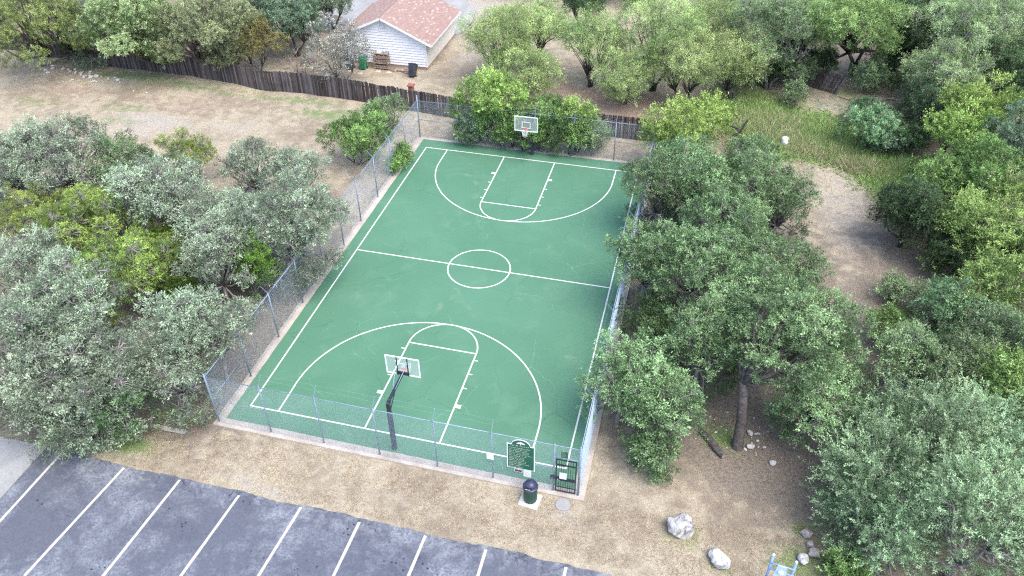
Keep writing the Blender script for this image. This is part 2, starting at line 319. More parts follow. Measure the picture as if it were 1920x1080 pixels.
TREES = [
 (-30.7, -0.4, 2.56, 'og', 1.5, 0.7, '', 'L', 'pale grey live oak at the left picture edge, above the bright cedars'),
 (-26.8, 0.3, 2.98, 'og', 1.5, 0.7, '', 'L', 'loose grey-green live oak with bare twigs, second from the left along the dry field edge'),
 (-23.4, 1.0, 2.24, 'ok', 1.5, 0.8, '', 'L', 'darker oak at the field edge, left of the small bright cedar'),
 (-21.3, 4.3, 1.9, 'jn', 0.3, 1.0, '', 'J', 'small bright yellow-green cedar poking out between grey oaks at the field edge'),
 (-18.3, -2.0, 2.88, 'og', 2.2, 0.7, '', 'L', 'grey live oak with many pale twigs in front of the small bright cedar'),
 (-15.7, 3.3, 1.94, 'og', 1.5, 0.8, '', 'L', 'small rounded grey oak at the field edge, right of the small bright cedar'),
 (-12.7, 3.5, 1.76, 'og', 1.5, 0.8, '', 'L', 'small upright grey oak crown at the field corner nearest the chain link fence'),
 (-13.2, -3.2, 2.58, 'og', 2.6, 0.7, '', 'L', 'broad silvery live oak in the middle of the left grove'),
 (-9.3, -3.6, 2.89, 'og', 2.4, 0.75, '', 'L', 'large grey-green live oak leaning over the chain link fence at mid court'),
 (-12.1, -7.0, 2.05, 'og', 2.6, 0.7, '', 'L', 'silvery oak crown with crooked bare limbs between the two bright cedar groups'),
 (-25.9, -4.2, 2.29, 'jn', 0.4, 0.9, '', 'J', 'bright yellow-green cedar at the left end of the grove'),
 (-21.9, -5.0, 2.67, 'jn', 0.6, 0.85, '', 'J', 'broad bright cedar with grey dead wood inside, second from the left'),
 (-21.8, -2.7, 1.91, 'jn', 0.8, 0.9, '', 'J', 'bright cedar top farthest back in the left cedar clump'),
 (-16.8, -8.1, 2.67, 'jn', 1.0, 0.8, '', 'J', 'biggest yellow-green cedar of the left grove with brown dead branches below it'),
 (-16.0, -6.5, 1.77, 'jn', 0.9, 0.9, '', 'J', 'bright cedar on the right flank of the left cedar clump'),
 (-10.6, -5.9, 1.16, 'jc', 0.2, 2.1, '', 'J', 'narrow upright dark green cedar beside the chain link fence'),
 (-14.4, -7.3, 1.34, 'jd', 0.2, 0.9, '', 'J', 'small dark green cedar in the shaded gap between silver oaks'),
 (-17.3, -10.6, 1.13, 'jn', 0.2, 1.0, '', 'J', 'small bright cedar alone between two big silver oaks'),
 (-20.2, -10.2, 2.11, 'og', 3.0, 0.7, '', 'L', 'silver live oak by the left picture edge, behind the largest silver crown'),
 (-15.8, -13.1, 2.4, 'og', 3.0, 0.7, 'h', 'L', 'silvery oak with long pale crooked limbs left of the lone small cedar'),
 (-16.2, -15.8, 2.4, 'og', 2.8, 0.7, 'h', 'L', 'big silver oak crown cut by the left picture edge above the parking lot'),
 (-10.8, -12.4, 1.85, 'og', 3.0, 0.7, 'h', 'L', 'light silvery oak crown in front of the dark gap in the grove'),
 (-10.3, -14.0, 1.87, 'og', 2.2, 0.75, '', 'L', 'oak with grey inner twigs nearest the front corner of the chain link fence'),
 (-9.1, -11.8, 1.64, 'og', 2.4, 0.8, 'h', 'L', 'rounded grey-green oak overhanging the left chain link fence'),
 (-12.9, -16.4, 2.38, 'og', 2.6, 0.7, 'h', 'L', 'widest silver-green oak above the left end of the parking lot'),
 (-15.6, -17.3, 1.65, 'og', 1.4, 0.7, '', 'L', 'low grey-green oak at the left edge above the concrete slab'),
 (-12.2, -15.6, 1.45, 'oo', 1.4, 0.8, '', 'L', 'fresher green oak skirt at the front right of the left grove'),
 (-13.6, -17.4, 1.25, 'og', 0.6, 0.9, '', 'L', 'drooping branchy oak that reaches over the asphalt edge'),
 (-43.8, 19.0, 4.74, 'jy', 0.6, 0.8, '', 'N', 'yellow-green cedar behind the wooden fence in the top left corner'),
 (-41.3, 21.4, 2.6, 'og', 0.8, 1.0, '', 'N', 'thin grey tree with bare twigs behind the wooden fence, right of the corner cedar'),
 (-42.5, 21.8, 1.65, 'jd', 0.1, 1.0, '', 'N', 'small deep green bush hanging over the wooden fence near the rocks'),
 (-34.8, 19.7, 3.93, 'fl', 1.0, 0.9, 'h', 'N', 'bright green tree speckled with cream blossom hanging over the wooden fence'),
 (-33.6, 20.7, 2.29, 'fl', 0.4, 0.9, '', 'N', 'lower green blossom-dotted tree spilling over the wooden fence'),
 (-28.7, 20.6, 3.88, 'ol', 1.2, 0.85, 'h', 'N', 'olive green tree behind the wooden fence, right of the blossoming tree'),
 (-27.8, 21.3, 2.06, 'ol', 0.2, 0.9, '', 'N', 'olive shrub dropping over the top of the wooden fence'),
 (-26.1, 23.1, 2.37, 'rs', 0.3, 0.9, '', 'N', 'rust-tinted shrub at the end of the olive tree behind the fence'),
 (-28.6, 28.4, 2.64, 'hb', 1.0, 0.9, '', 'N', 'blue-green oak at the top edge above the rust-tinted shrub'),
 (-24.4, 26.8, 2.78, 'hb', 0.8, 0.9, '', 'N', 'blue-green oak nearest the garage on its left side'),
 (-23.7, 33.3, 2.27, 'hb', 0.5, 0.9, '', 'N', 'small dark blue-green tree at the top edge left of the roof'),
 (-18.0, 21.8, 2.67, 'gy', 0.3, 1.0, 'h', 'N', 'grey-leaved bush dotted with white flowers beside the white garage wall'),
 (-22.0, 22.6, 1.25, 'tw', 0.1, 0.9, '', 'N', 'bare twiggy little shrub behind the wooden fence left of the grey flowering bush'),
 (-5.2, 25.5, 3.0, 'ms', 1.8, 0.8, 'h', 'M', 'pale green mesquite with open crown right of the garage driveway'),
 (-3.3, 29.0, 2.75, 'ms', 2.2, 0.8, '', 'M', 'tall airy mesquite at the top edge with dark forked trunk'),
 (-2.6, 22.8, 2.55, 'ms', 0.6, 0.8, '', 'M', 'low wispy mesquite skirt between the bright shrub and the forked trunk'),
 (2.1, 26.4, 2.71, 'ms', 1.6, 0.9, 'h', 'M', 'yellow-green mesquite over the leaning twin trunk'),
 (5.3, 23.5, 2.35, 'ms', 1.2, 0.9, '', 'M', 'small mesquite with a leaning trunk on bare brown ground'),
 (7.2, 26.7, 3.48, 'ms', 1.8, 0.85, 'h', 'M', 'largest yellow-green mesquite at the top centre right of the bare ground'),
 (9.8, 23.7, 2.85, 'ms', 1.2, 0.85, '', 'M', 'mesquite lowest of the row, reaching down to the court corner'),
 (13.5, 26.1, 2.69, 'ms', 1.0, 0.9, 'h', 'M', 'bright yellow-green mesquite at the right end of the row'),
 (10.9, 32.1, 2.9, 'ms', 1.6, 0.9, '', 'M', 'mesquite at the top edge between the biggest one and the wide green tree'),
 (-0.8, 38.0, 1.89, 'dk', 0.6, 1.1, '', 'N', 'dark evergreen at the top edge behind the mesquites'),
 (16.3, 28.9, 3.67, 'el', 1.4, 0.9, '', 'R', 'dark-hearted tree left of the leaning fence panel'),
 (18.1, 33.1, 3.4, 'mg', 1.6, 0.9, '', 'R', 'mid-green tree at the top edge behind the dark-hearted one'),
 (21.3, 29.1, 3.87, 'mg', 3.0, 0.72, 'h', 'R', 'wide bright feathery green tree above the leaning fence panel'),
 (25.5, 32.7, 1.88, 'el', 0.6, 0.9, '', 'R', 'grey-green bush at the edge of the shaded gap, right of the leaning fence panel'),
 (16.5, 29.4, 1.5, 'dk', 0.2, 1.0, '', 'R', 'dark bush directly left of the leaning fence panel'),
 (26.3, 33.4, 3.47, 'dk', 1.4, 0.9, 'h', 'R', 'dark shaded tree at the top edge between two bright crowns'),
 (26.7, 34.6, 2.04, 'dk', 0.3, 0.9, '', 'R', 'low dark thicket bush under the shaded tree'),
 (29.6, 30.7, 3.96, 'pg', 2.0, 0.8, 'h', 'R', 'large pale green tree with bare upper twigs near the top right corner'),
 (33.3, 33.6, 3.56, 'pg', 1.6, 0.9, '', 'R', 'pale green tree in the top right corner'),
 (29.0, 26.4, 3.13, 'pg', 1.0, 0.8, '', 'R', 'pale green drooping tree behind the dead branches'),
 (32.4, 26.8, 2.72, 'dk', 1.0, 0.9, '', 'R', 'dark green tree on the right edge below the corner tree'),
 (27.6, 22.9, 2.55, 'dr', 0.2, 0.8, '', 'R', 'dark sumac bush with reddish flecks below the dead branches'),
 (32.8, 24.0, 2.19, 'dk', 0.5, 0.9, '', 'R', 'dark tree on the right edge behind the lime tree'),
 (29.2, 19.2, 2.17, 'lm', 1.4, 1.1, 'h', 'R', 'lime green tree that stands out on the right, highest of the lime ones'),
 (27.8, 16.8, 1.86, 'lm', 0.6, 1.0, '', 'R', 'lime green bush in front of the tall lime tree'),
 (27.6, 22.1, 0.96, 'hb', 0.2, 1.2, '', 'R', 'small blue-green cedar left of the lime bush'),
 (30.7, 15.4, 2.19, 'hb', 1.6, 1.0, 'h', 'R', 'grey-blue cedar on the right edge beside the lime tree'),
 (28.3, 12.0, 2.33, 'bg', 1.0, 0.9, 'h', 'R', 'fresh green broadleaf tree on the right, below the lime bush'),
 (25.9, 11.8, 1.94, 'bg', 0.6, 0.9, '', 'R', 'fresh green bush overhanging the dirt clearing from the right'),
 (24.0, 8.0, 2.09, 'dk', 0.6, 0.9, 'h', 'R', 'dark green bush at the right rim of the dirt clearing'),
 (29.5, 9.5, 1.75, 'yg', 1.2, 1.0, '', 'R', 'yellow-green tree on the right edge at mid height'),
 (27.0, 5.9, 2.31, 'yg', 1.0, 0.9, 'h', 'R', 'yellow-green tree at the lower rim of the dirt clearing'),
 (26.2, 5.7, 1.57, 'dk', 0.2, 0.9, '', 'R', 'dark low bush under the yellow-green tree'),
 (29.0, 5.3, 1.54, 'dk', 1.0, 0.9, '', 'R', 'dark tree on the right edge behind the yellow-green one'),
 (27.0, 0.7, 1.95, 'yg', 1.2, 0.8, '', 'R', 'flat-topped yellow-green tree right of the mint green tree'),
 (24.4, -1.6, 1.54, 'mt', 1.2, 1.0, 'h', 'R', 'mint green tree with rusty seed heads at the lower right'),
 (24.5, 1.7, 1.02, 'el', 0.1, 0.9, '', 'R', 'grey-green shrub at the bottom tip of the dirt clearing'),
 (22.2, -1.2, 1.08, 'bg', 0.1, 0.9, '', 'R', 'small fresh green sapling clump at the narrow end of the clearing'),
 (26.3, -3.3, 2.04, 'el', 1.2, 0.9, '', 'R', 'grey-green tree at the right edge behind the mint green tree'),
 (22.1, -5.3, 1.87, 'el', 0.8, 0.8, 'h', 'R', 'wispy grey-green tree left of the thicket, above the feathery elms'),
 (24.3, -5.2, 1.89, 'el', 1.0, 0.9, '', 'R', 'grey-green tree in the middle of the lower right thicket'),
 (25.9, -6.5, 1.7, 'yg', 1.6, 0.8, '', 'R', 'light green tree at the right edge above the biggest feathery elm'),
 (20.0, -11.0, 1.82, 'ce', 1.0, 0.8, 'h', 'E', 'feathery elm with spiky shoots farthest left in the lower right corner'),
 (22.2, -10.3, 1.96, 'ce', 1.8, 0.8, 'h', 'E', 'tall feathery elm with pale shoot tips at the upper side of the corner thicket'),
 (24.4, -9.5, 1.87, 'ce', 1.6, 0.8, '', 'E', 'feathery elm on the right edge below the light green tree'),
 (19.9, -13.3, 2.05, 'ce', 1.4, 0.8, 'h', 'E', 'broad feathery elm shading the row of edging stones'),
 (22.4, -12.6, 1.89, 'ce', 1.4, 0.8, '', 'E', 'feathery elm in the middle of the corner thicket'),
 (22.9, -15.1, 2.1, 'ce', 2.2, 0.8, 'h', 'E', 'nearest feathery elm filling the bottom right corner'),
 (24.5, -12.0, 1.6, 'ce', 1.8, 0.8, '', 'E', 'feathery elm at the right edge behind the corner one'),
 (20.2, -15.0, 1.6, 'ce', 0.6, 0.9, '', 'E', 'low dark feathery elm right of the light grey edging stones'),
 (19.1, -15.9, 0.74, 'bg', 0.05, 0.8, '', 'B', 'low fresh green bush at the bottom edge by the exercise station'),
 (10.2, 13.8, 2.3, 'lm', 0.4, 1.0, 'h', 'B', 'lime green sprouting shrub at the far right corner of the court'),
 (11.9, 19.5, 1.71, 'lm', 0.2, 0.9, '', 'B', 'lime green vine heap behind the far court corner'),
 (15.0, 12.3, 1.52, 'oo', 0.8, 0.9, '', 'O', 'grey-green oak crown nearest the broken fence end'),
 (9.6, 5.6, 2.11, 'oo', 2.0, 0.85, 'h', 'O', 'oak over the court at its far right corner'),
 (11.4, 6.1, 2.4, 'oo', 2.2, 0.85, '', 'O', 'oak crown right of the one over the far court corner'),
 (14.4, 6.5, 2.42, 'oo', 2.0, 0.85, 'h', 'O', 'dense oak at the left rim of the dirt clearing'),
 (16.6, 6.5, 2.09, 'ok', 1.4, 0.9, '', 'O', 'dark rounded oak touching the dirt clearing at its far end'),
 (13.5, 2.4, 2.18, 'oo', 2.4, 0.8, '', 'O', 'oak crown in the middle of the row beside the court'),
 (9.6, -1.7, 1.9, 'oo', 2.2, 0.85, 'h', 'O', 'oak that spreads farthest over the court at the half court line'),
 (11.9, -2.7, 2.14, 'oo', 2.8, 0.8, 'h', 'O', 'tallest greyish oak right of the half court line'),
 (15.1, -0.3, 1.96, 'oo', 2.0, 0.85, '', 'O', 'pale-topped oak near the dark bush on the clearing'),
 (17.8, 1.8, 1.42, 'ok', 0.6, 0.9, '', 'O', 'dark round bush-like oak at the narrow part of the clearing'),
 (14.5, -4.8, 2.02, 'oo', 2.2, 0.85, 'h', 'O', 'green oak right of the gap where the court fence shows'),
 (16.8, -3.3, 1.64, 'oo', 1.6, 0.85, '', 'O', 'green oak at the left rim of the clearing, below the dark round one'),
 (10.4, -4.6, 1.5, 'od', 0.4, 0.8, '', 'O', 'dark low oak bush beside the right chain link fence'),
 (12.8, -7.3, 1.82, 'oo', 2.0, 0.8, '', 'O', 'oak crown above the forked trunk on its left'),
 (10.0, -10.1, 1.88, 'oo', 1.8, 0.85, 'h', 'O', 'green oak covering the court fence near the three-point arc'),
 (11.4, -11.1, 1.86, 'oo', 1.2, 0.85, 'h', 'O', 'low green oak left of the big bare trunk'),
 (11.4, -12.5, 0.88, 'oo', 0.8, 0.8, '', 'O', 'small low oak bough clump beside the right fence corner'),
 (-11.5, 10.0, 2.29, 'bg', 0.05, 0.85, 'h', 'B', 'bright green shrub outside the left fence near the far court corner'),
 (-11.3, 14.8, 1.47, 'el', 0.1, 0.9, '', 'B', 'grey-green shrub tucked between the wooden fence and the court fence'),
 (23.2, 20.2, 1.93, 'mt', 0.05, 0.85, 'h', 'B', 'round green shrub in the weedy grass beyond the dirt clearing'),
 (24.3, 19.8, 1.09, 'hb', 0.05, 0.9, '', 'B', 'small blue-grey shrub leaning on the round green shrub in the weeds'),
 (18.2, 26.1, 0.9, 'el', 0.02, 1.0, '', 'B', 'small grey-green shrub in front of the leaning fence panel'),
 (-8.4, 10.4, 0.64, 'bg', 0.05, 1.2, '', 'B', 'climbing green shoots growing through the left fence near its far corner'),
 (-8.6, 9.3, 0.49, 'bg', 0.05, 1.2, '', 'B', 'lowest tuft of leaves growing through the left court fence onto the curb'),
 (17.9, -8.9, 1.83, 'oo', 0.6, 0.9, '', 'O', 'low spreading oak right of the tall bare trunk, hanging almost to the ground'),
 (19.4, -4.4, 1.11, 'el', 0.4, 0.9, '', 'O', 'thin grey-green tree at the right of the big trunk oak'),
]
TREE_GROUPS = {'L': 'live oaks of the grove left of the court', 'J': 'cedars in the grove left of the court', 'N': 'trees behind the wooden fence', 'M': 'mesquite trees behind the court', 'R': 'trees of the thicket on the right', 'E': 'feathery elms in the lower right corner', 'B': 'bushes round the court and park', 'O': 'oaks beside the right court fence'}
# ------------------------------------------------------------------ ground
def vnoise(x, y, s, seed):
    r = np.random.RandomState(seed); g = r.rand(64, 64)
    u = x*s; v = y*s; i = np.floor(u).astype(int); j = np.floor(v).astype(int); fu = u-i; fv = v-j
    fu = fu*fu*(3-2*fu); fv = fv*fv*(3-2*fv); a = lambda p, q: g[p % 64, q % 64]
    return (a(i,j)*(1-fu)+a(i+1,j)*fu)*(1-fv)+(a(i,j+1)*(1-fu)+a(i+1,j+1)*fu)*fv
def ground_z(x, y):
    x = np.asarray(x, float); y = np.asarray(y, float)
    dx = np.maximum(np.maximum(-8.85-x, x-8.75), 0); dy = np.maximum(np.maximum(-14.7-y, y-14.7), 0); d = np.hypot(dx, dy)
    dp = np.maximum(y+17.7, 0)
    k = np.clip(np.minimum(d-.4, dp-.3)/3, 0, 1)
    return -.07+k*((vnoise(x, y, .25, 1)-.5)*.35+(vnoise(x, y, .9, 2)-.5)*.1)
def axis(lo, hi, step, far):
    c = np.arange(lo, hi+1e-6, step); a = lo-np.array([2, 6, 15, 40, 100, 250, far])[::-1]; b = hi+np.array([2, 6, 15, 40, 100, 250, far])
    return np.concatenate([a, c, b])
gx = axis(-62, 44, .4, 700); gy = axis(-27, 60, .4, 700); X, Y = np.meshgrid(gx, gy); Z = ground_z(X, Y)
me = bpy.data.meshes.new('ground'); nx, ny = len(gx), len(gy)
me.vertices.add(nx*ny); me.vertices.foreach_set('co', np.stack([X, Y, Z], -1).ravel())
ii = (np.arange(ny-1)[:, None]*nx+np.arange(nx-1)).ravel(); q4 = np.stack([ii, ii+1, ii+nx+1, ii+nx], 1)
me.loops.add(q4.size); me.loops.foreach_set('vertex_index', q4.ravel()); me.polygons.add(len(q4))
me.polygons.foreach_set('loop_start', np.arange(len(q4))*4); me.polygons.foreach_set('use_smooth', np.ones(len(q4), bool)); me.update(calc_edges=True)
for k, lst in MASKS.items():
    v = np.zeros_like(X)
    for x, y, rx, ry, a in lst:
        g = a*np.exp(-np.clip((((X-x)/rx)**2+((Y-y)/ry)**2), 0, 50)*.55); v = np.maximum(v, g)+.25*np.minimum(v, g)
    at = me.attributes.new(k, 'FLOAT', 'POINT'); at.data.foreach_set('value', np.clip(v, 0, 1.2).ravel())
tag(link('ground', me, M['ground']), kind='structure')

# asphalt with a broken edge, concrete apron on its left
rng = random.Random(5)
edge = []; x = 24
while x > -15.5:
    edge.append((x, -17.68+rng.uniform(-.045, .045)-.012*(x+2)+.07*math.sin(x*1.3)*math.sin(x*.37))); x -= rng.uniform(.12, .4)
b = MB(); b.prism([(-15.5, -17.5)]+[(-15.5, -40), (24, -40)]+edge, -.12, -.035)
tag(b.build('parking_lot', M['asphalt']), kind='structure')
park = bpy.data.objects['parking_lot']
for x0, y0, x1 in ((-14.62,-17.55,-14.75),(-11.37,-17.62,-11.9),(-8.58,-17.64,-8.95),(-5.65,-17.78,-6.05),(-2.79,-17.72,-3.12),(-.11,-17.82,-.18),(2.76,-17.80,2.6),(5.33,-17.84,5.36),(8.61,-17.86,8.5)):
    s_ = (x1-x0)/5.2; b = MB(); y0 -= .06; y1 = y0-5.6; xb = x0+s_*5.6
    n = 8; L = []; Rr = []
    for k in range(n+1):
        t = k/n; xx = x0+(xb-x0)*t; yy = y0+(y1-y0)*t; L.append((xx-.062+rng.uniform(-.006, .006), yy, -.031)); Rr.append((xx+.062+rng.uniform(-.006, .006), yy, -.031))
    b.poly(L+Rr, [(k+1, n+2+k, n+1+k, k) for k in range(n)]); b.build('parking_stripe', M['stripe'], park)
b = MB()
for k in range(6):
    b = MB(); y1 = -17.45-k*3.0; b.prism([(-40, y1-2.985), (-15.53, y1-2.985), (-15.53, y1), (-40, y1+.25 if k == 0 else y1)], -.13, -.03)
    o = b.build('concrete_slab' if k else 'concrete_apron', M['conc'], bpy.data.objects.get('concrete_apron') if k else None)
    if not k: tag(o, kind='structure')

# ------------------------------------------------------------------ court
SK = -.012
def sk(x, y): return (x, y+SK*x)
slab = MB(); slab.prism([sk(-8.86,-14.58), sk(8.74,-14.58), sk(8.74,14.62), sk(-8.86,14.62)], -.16, 0)
tag(slab.build('court_slab', M['curb']), kind='structure')
def sheet(name, pts, z, mat, parent=None):
    b = MB(); b.poly([(x, y, z) for x, y in pts], [tuple(range(len(pts)))]); return b.build(name, mat, parent)
gp = []
for (xa, ya), (xb, yb) in (((-8.43,-14.08),(8.22,-14.10)),((8.22,-14.10),(8.22,14.25)),((8.22,14.25),(-8.3,14.25)),((-8.3,14.25),(-8.43,-14.08))):
    for k in range(40):
        t = k/40; x = xa+(xb-xa)*t+rng.uniform(-.012, .012); y = ya+(yb-ya)*t+rng.uniform(-.012, .012); gp.append(sk(x, y))
court = tag(sheet('court_surface', gp, .004, M['court']), kind='structure')
LW = .076
def line(a, c, w=LW):
    a = Vector(a); c = Vector(c); d = (c-a).normalized(); n = Vector((-d.y, d.x))*w/2
    return sheet('court_line', [sk(*(a-n)), sk(*(c-n)), sk(*(c+n)), sk(*(a+n))], .009, M['line'], court)
def arc(cx, cy, r, a0, a1, z=.013, ry=None):
    n = 72; b = MB(); v = []; ry = ry or r
    for k in range(n+1):
        t = R(a0+(a1-a0)*k/n)
        for rr, ry_ in ((r-LW/2, ry-LW/2), (r+LW/2, ry+LW/2)):
            x, y = sk(cx+rr*math.cos(t), cy+ry_*math.sin(t)); v.append((x, y, z))
    b.poly(v, [(2*k, 2*k+1, 2*k+3, 2*k+2) for k in range(n)]); return b.build('court_line', M['line'], court)
HW, HL = 7.69, 13.09
e = LW/2
line((-HW, -HL-e), (-HW, HL+e)); line((HW, -HL-e), (HW, HL+e)); line((-HW+e, -HL), (HW-e, -HL)); line((-HW+e, HL), (HW-e, HL)); line((-HW+e, .04), (HW-e, .04))
arc(0, 0, 1.83, 0, 360)
for s in (-1, 1):
    for x in (-1.83, 1.83): line((x, s*(HL-e)), (x, s*7.0))
    line((-1.83+e, s*7.0), (1.83-e, s*7.0)); arc(0, s*7.0, 1.83, 0 if s < 0 else 180, 180 if s < 0 else 360)
    cx = -.10 if s < 0 else .04; r = 6.13; cy = s*11.3
    arc(cx, cy, r, 0 if s < 0 else 180, 180 if s < 0 else 360, .017)
    for x in (-r, r): line((cx+x, s*(HL-e)), (cx+x, cy))
    for x in (-1, 1):
        x0 = x*(1.83+e); x1 = x*2.13
        sheet('court_line', [sk(min(x0,x1), s*10.72-.11), sk(max(x0,x1), s*10.72-.11), sk(max(x0,x1), s*10.72+.11), sk(min(x0,x1), s*10.72+.11)], .009, M['line'], court)
        for ty in (7.5, 8.5, 9.5): line((x0, s*ty), (x*2.06, s*ty), .06)

# ------------------------------------------------------------------ chain link fence
FH = 2.95
cf = empty('chain_link_fence', (0, 0, 0), label='tall galvanised chain link fence around the green basketball court', cat='fence')
NX = [-8.62,-5.94,-3.29,-.57,2.15,4.7,7.37,8.45]; LY = [-14.3,-11.3,-8.3,-5.4,-2.5,.3,3.0,5.9,8.7,11.5,14.42]; FX = [-8.62,-5.6,-2.7,.1,2.9,5.8,8.45]
YN, YF, XL, XR = -14.36, 14.42, -8.62, 8.45
def zt(x, y): return FH - (.0 if y > -10 else .0)
posts = {}
def post(x, y, r=.03, h=FH, nrm=None):
    X_, Y_ = sk(x, y); b = MB(); b.tube([(0,0,-.05), (0,0,h+.02)], r, 8); b.lathe([(r+.008, h), (r+.008, h+.03), (.004, h+.06)], 8)
    o = b.build('post', M['galv'], cf, (X_, Y_, 0))
    b = MB(); b.lathe([(r+.05, -.0), (r+.045, .012), (r, .014)], 8); b.build('post_footing', M['curb'], o)
    if nrm:
        b = MB()
        for s in (-1, 1): b.bar((0, 0, h), (nrm[0]*s*.36, nrm[1]*s*.36, h+.42), .04, .015, (nrm[1], -nrm[0], 0))
        b.build('barb_arm', M['galv'], o)
    return o
for i, x in enumerate(NX): post(x, YN, .045 if i in (0, 6, 7) else .035, FH+(.12 if i in (0, 7) else 0), None if i in (0, 6, 7) else (0, 1))
for y in LY[1:-1]: post(XL, y, .035, FH, (1, 0)); post(XR, y, .035, FH, (1, 0))
for i, x in enumerate(FX): post(x, YF, .045 if i in (0, 6) else .035, FH+(.35 if i in (0, 6) else 0), None if i in (0, 6) else (0, 1))
def rail(a, c, z, name='top_rail', r=.021):
    (x0, y0), (x1, y1) = sk(*a), sk(*c); b = MB(); b.tube([(x0, y0, z), (x1, y1, z)], r, 6); return b.build(name, M['galv'], cf)
rail((XL, YN), (XR, YN), FH-.03); rail((XL, YF), (XR, YF), FH-.03); rail((XL, YN), (XL, YF), FH-.03); rail((XR, YN), (XR, YF), FH-.03)
for a, c in (((XL,YN),(NX[1],YN)), ((NX[5],YN),(NX[6],YN)), ((XL,YN),(XL,LY[1])), ((XL,LY[-2]),(XL,YF)), ((XR,YN),(XR,LY[1])), ((XR,LY[-2]),(XR,YF)), ((XL,YF),(FX[1],YF)), ((FX[5],YF),(XR,YF))):
    rail(a, c, 1.47, 'brace_rail', .018)
rail((NX[6],YN),(NX[7],YN), 2.2, 'gate_header', .03)
def chain(a, c, z0, z1, name='wire_mesh'):
    (x0, y0), (x1, y1) = sk(*a), sk(*c); Ln = math.hypot(x1-x0, y1-y0); dx, dy = (x1-x0)/Ln, (y1-y0)/Ln; H = z1-z0; P = .071; rad = .0020
    V = []; F = []
    k = -H
    for sgn, off in ((1, .004), (-1, -.004)):
        s = -H if sgn > 0 else 0
        end = Ln if sgn > 0 else Ln+H
        while s < end:
            ta = 0; tb = H                       # wire runs from (s, z0) to (s + sgn*H, z1)
            if sgn > 0: ta = max(0, -s); tb = min(H, Ln-s)
            else: ta = max(0, s-Ln); tb = min(H, s)
            if tb-ta > .02:
                pa = (s+sgn*ta, z0+ta); pb = (s+sgn*tb, z0+tb); o_ = len(V)
                for (u, z) in (pa, pb):
                    for (du, dn) in ((rad, 0), (-rad*.6, rad*.9), (-rad*.6, -rad*.9)):
                        uu = u+du*.7; zz = z-sgn*du*.7; nn = off+dn
                        V.append((x0+dx*uu-dy*nn, y0+dy*uu+dx*nn, zz))
                F += [(o_, o_+1, o_+4, o_+3), (o_+1, o_+2, o_+5, o_+4), (o_+2, o_, o_+3, o_+5)]
            s += P
    b = MB(); b.v = V; b.f = F; b.mi = [0]*len(F)
    # knuckled ends that stand above the rail
    s = 0
    while s < Ln:
        p = Vector((x0+dx*s, y0+dy*s, z1)); b.bar(p, p+Vector((dx*.012, dy*.012, .035)), .006, .006, (dy, -dx, 0)); s += P
    return tag(b.build(name, M['wire'], cf), kind='stuff')
G = .055
chain((XL, YN-G), (NX[6], YN-G), .03, FH); chain((NX[6], YN-G), (NX[7], YN-G), 2.22, FH)
chain((XL-G, YN), (XL-G, YF), .03, FH); chain((XR+G, YN), (XR+G, YF), .03, FH); chain((XL, YF+G), (XR, YF+G), .03, FH)
def strand(a, c, nrm):
    b = MB()
    for s in (-1, 1):
        for t in (.6, .98):
            (x0, y0), (x1, y1) = sk(*a), sk(*c); ox, oy = nrm[0]*s*.36*t, nrm[1]*s*.36*t; z = FH+.42*t
            n = 8; pts = [(x0+(x1-x0)*k/n+ox, y0+(y1-y0)*k/n+oy, z+(.02 if k % 2 else -.02)) for k in range(n+1)]
            b.tube(pts, .0012, 3)
    tag(b.build('barbed_wire', M['wire'], cf), kind='stuff')
strand((NX[1], YN), (NX[5], YN), (0, 1)); strand((FX[1], YF), (FX[5], YF), (0, 1)); strand((XL, LY[1]), (XL, LY[-2]), (1, 0)); strand((XR, LY[1]), (XR, LY[-2]), (1, 0))

# ------------------------------------------------------------------ gate
gy_ = sk(7.9, YN)[1]-.01
gt = empty('pedestrian_gate', (7.45, gy_, 0), label='black steel bar gate at the near right corner of the court', cat='gate')
GW = .88
b = MB(); b.box((0, -.02, .05), (.05, .02, 2.12)); b.box((GW-.05, -.02, .05), (GW, .02, 2.12)); b.build('gate_frame', M['black'], gt)
for z, h in ((.08, .04), (.34, .025), (1.78, .06), (2.1, .04)): b = MB(); b.box((.052, -.018, z-h/2), (GW-.052, .018, z+h/2)); b.build('rail', M['black'], gt)
for k in range(7):
    x = .05+(k+1)*(GW-.1)/8; b = MB(); b.box((x-.009, -.034, .05), (x+.009, -.021, 2.14)); b.build('bar', M['black'], gt)
b = MB(); b.box((.053, -.052, .82), (GW-.053, -.037, 1.02)); b.build('lock_band', M['black'], gt)
b = MB(); b.box((-.005, -.10, .88), (.16, -.056, 1.1)); lk = b.build('lock_box', M['black'], gt)
b = MB(); b.tube([(.11, -.10, .97), (.11, -.16, .97)], .018, 8); b.tube([(.11, -.155, .97), (.20, -.155, .97)], .012, 6); b.build('handle', M['galv'], lk)
for z in (.3, 1.75): b = MB(); b.tube([(GW+.02, 0, z), (GW+.02, 0, z+.12)], .025, 8); b.build('hinge', M['galv'], gt)
kb = empty('key_reader', (7.33, gy_-.08, 1.0), label='small black key reader box on the post left of the gate', cat='key reader')
b = MB(); b.box((-.08, -.05, -.08), (.08, .05, .1)); o = bevel(b.build('housing', M['black'], kb), .02); b = MB(); b.tube([(0, -.051, 0), (0, -.066, 0)], .03, 12); b.build('reader_button', M['galv'], kb)

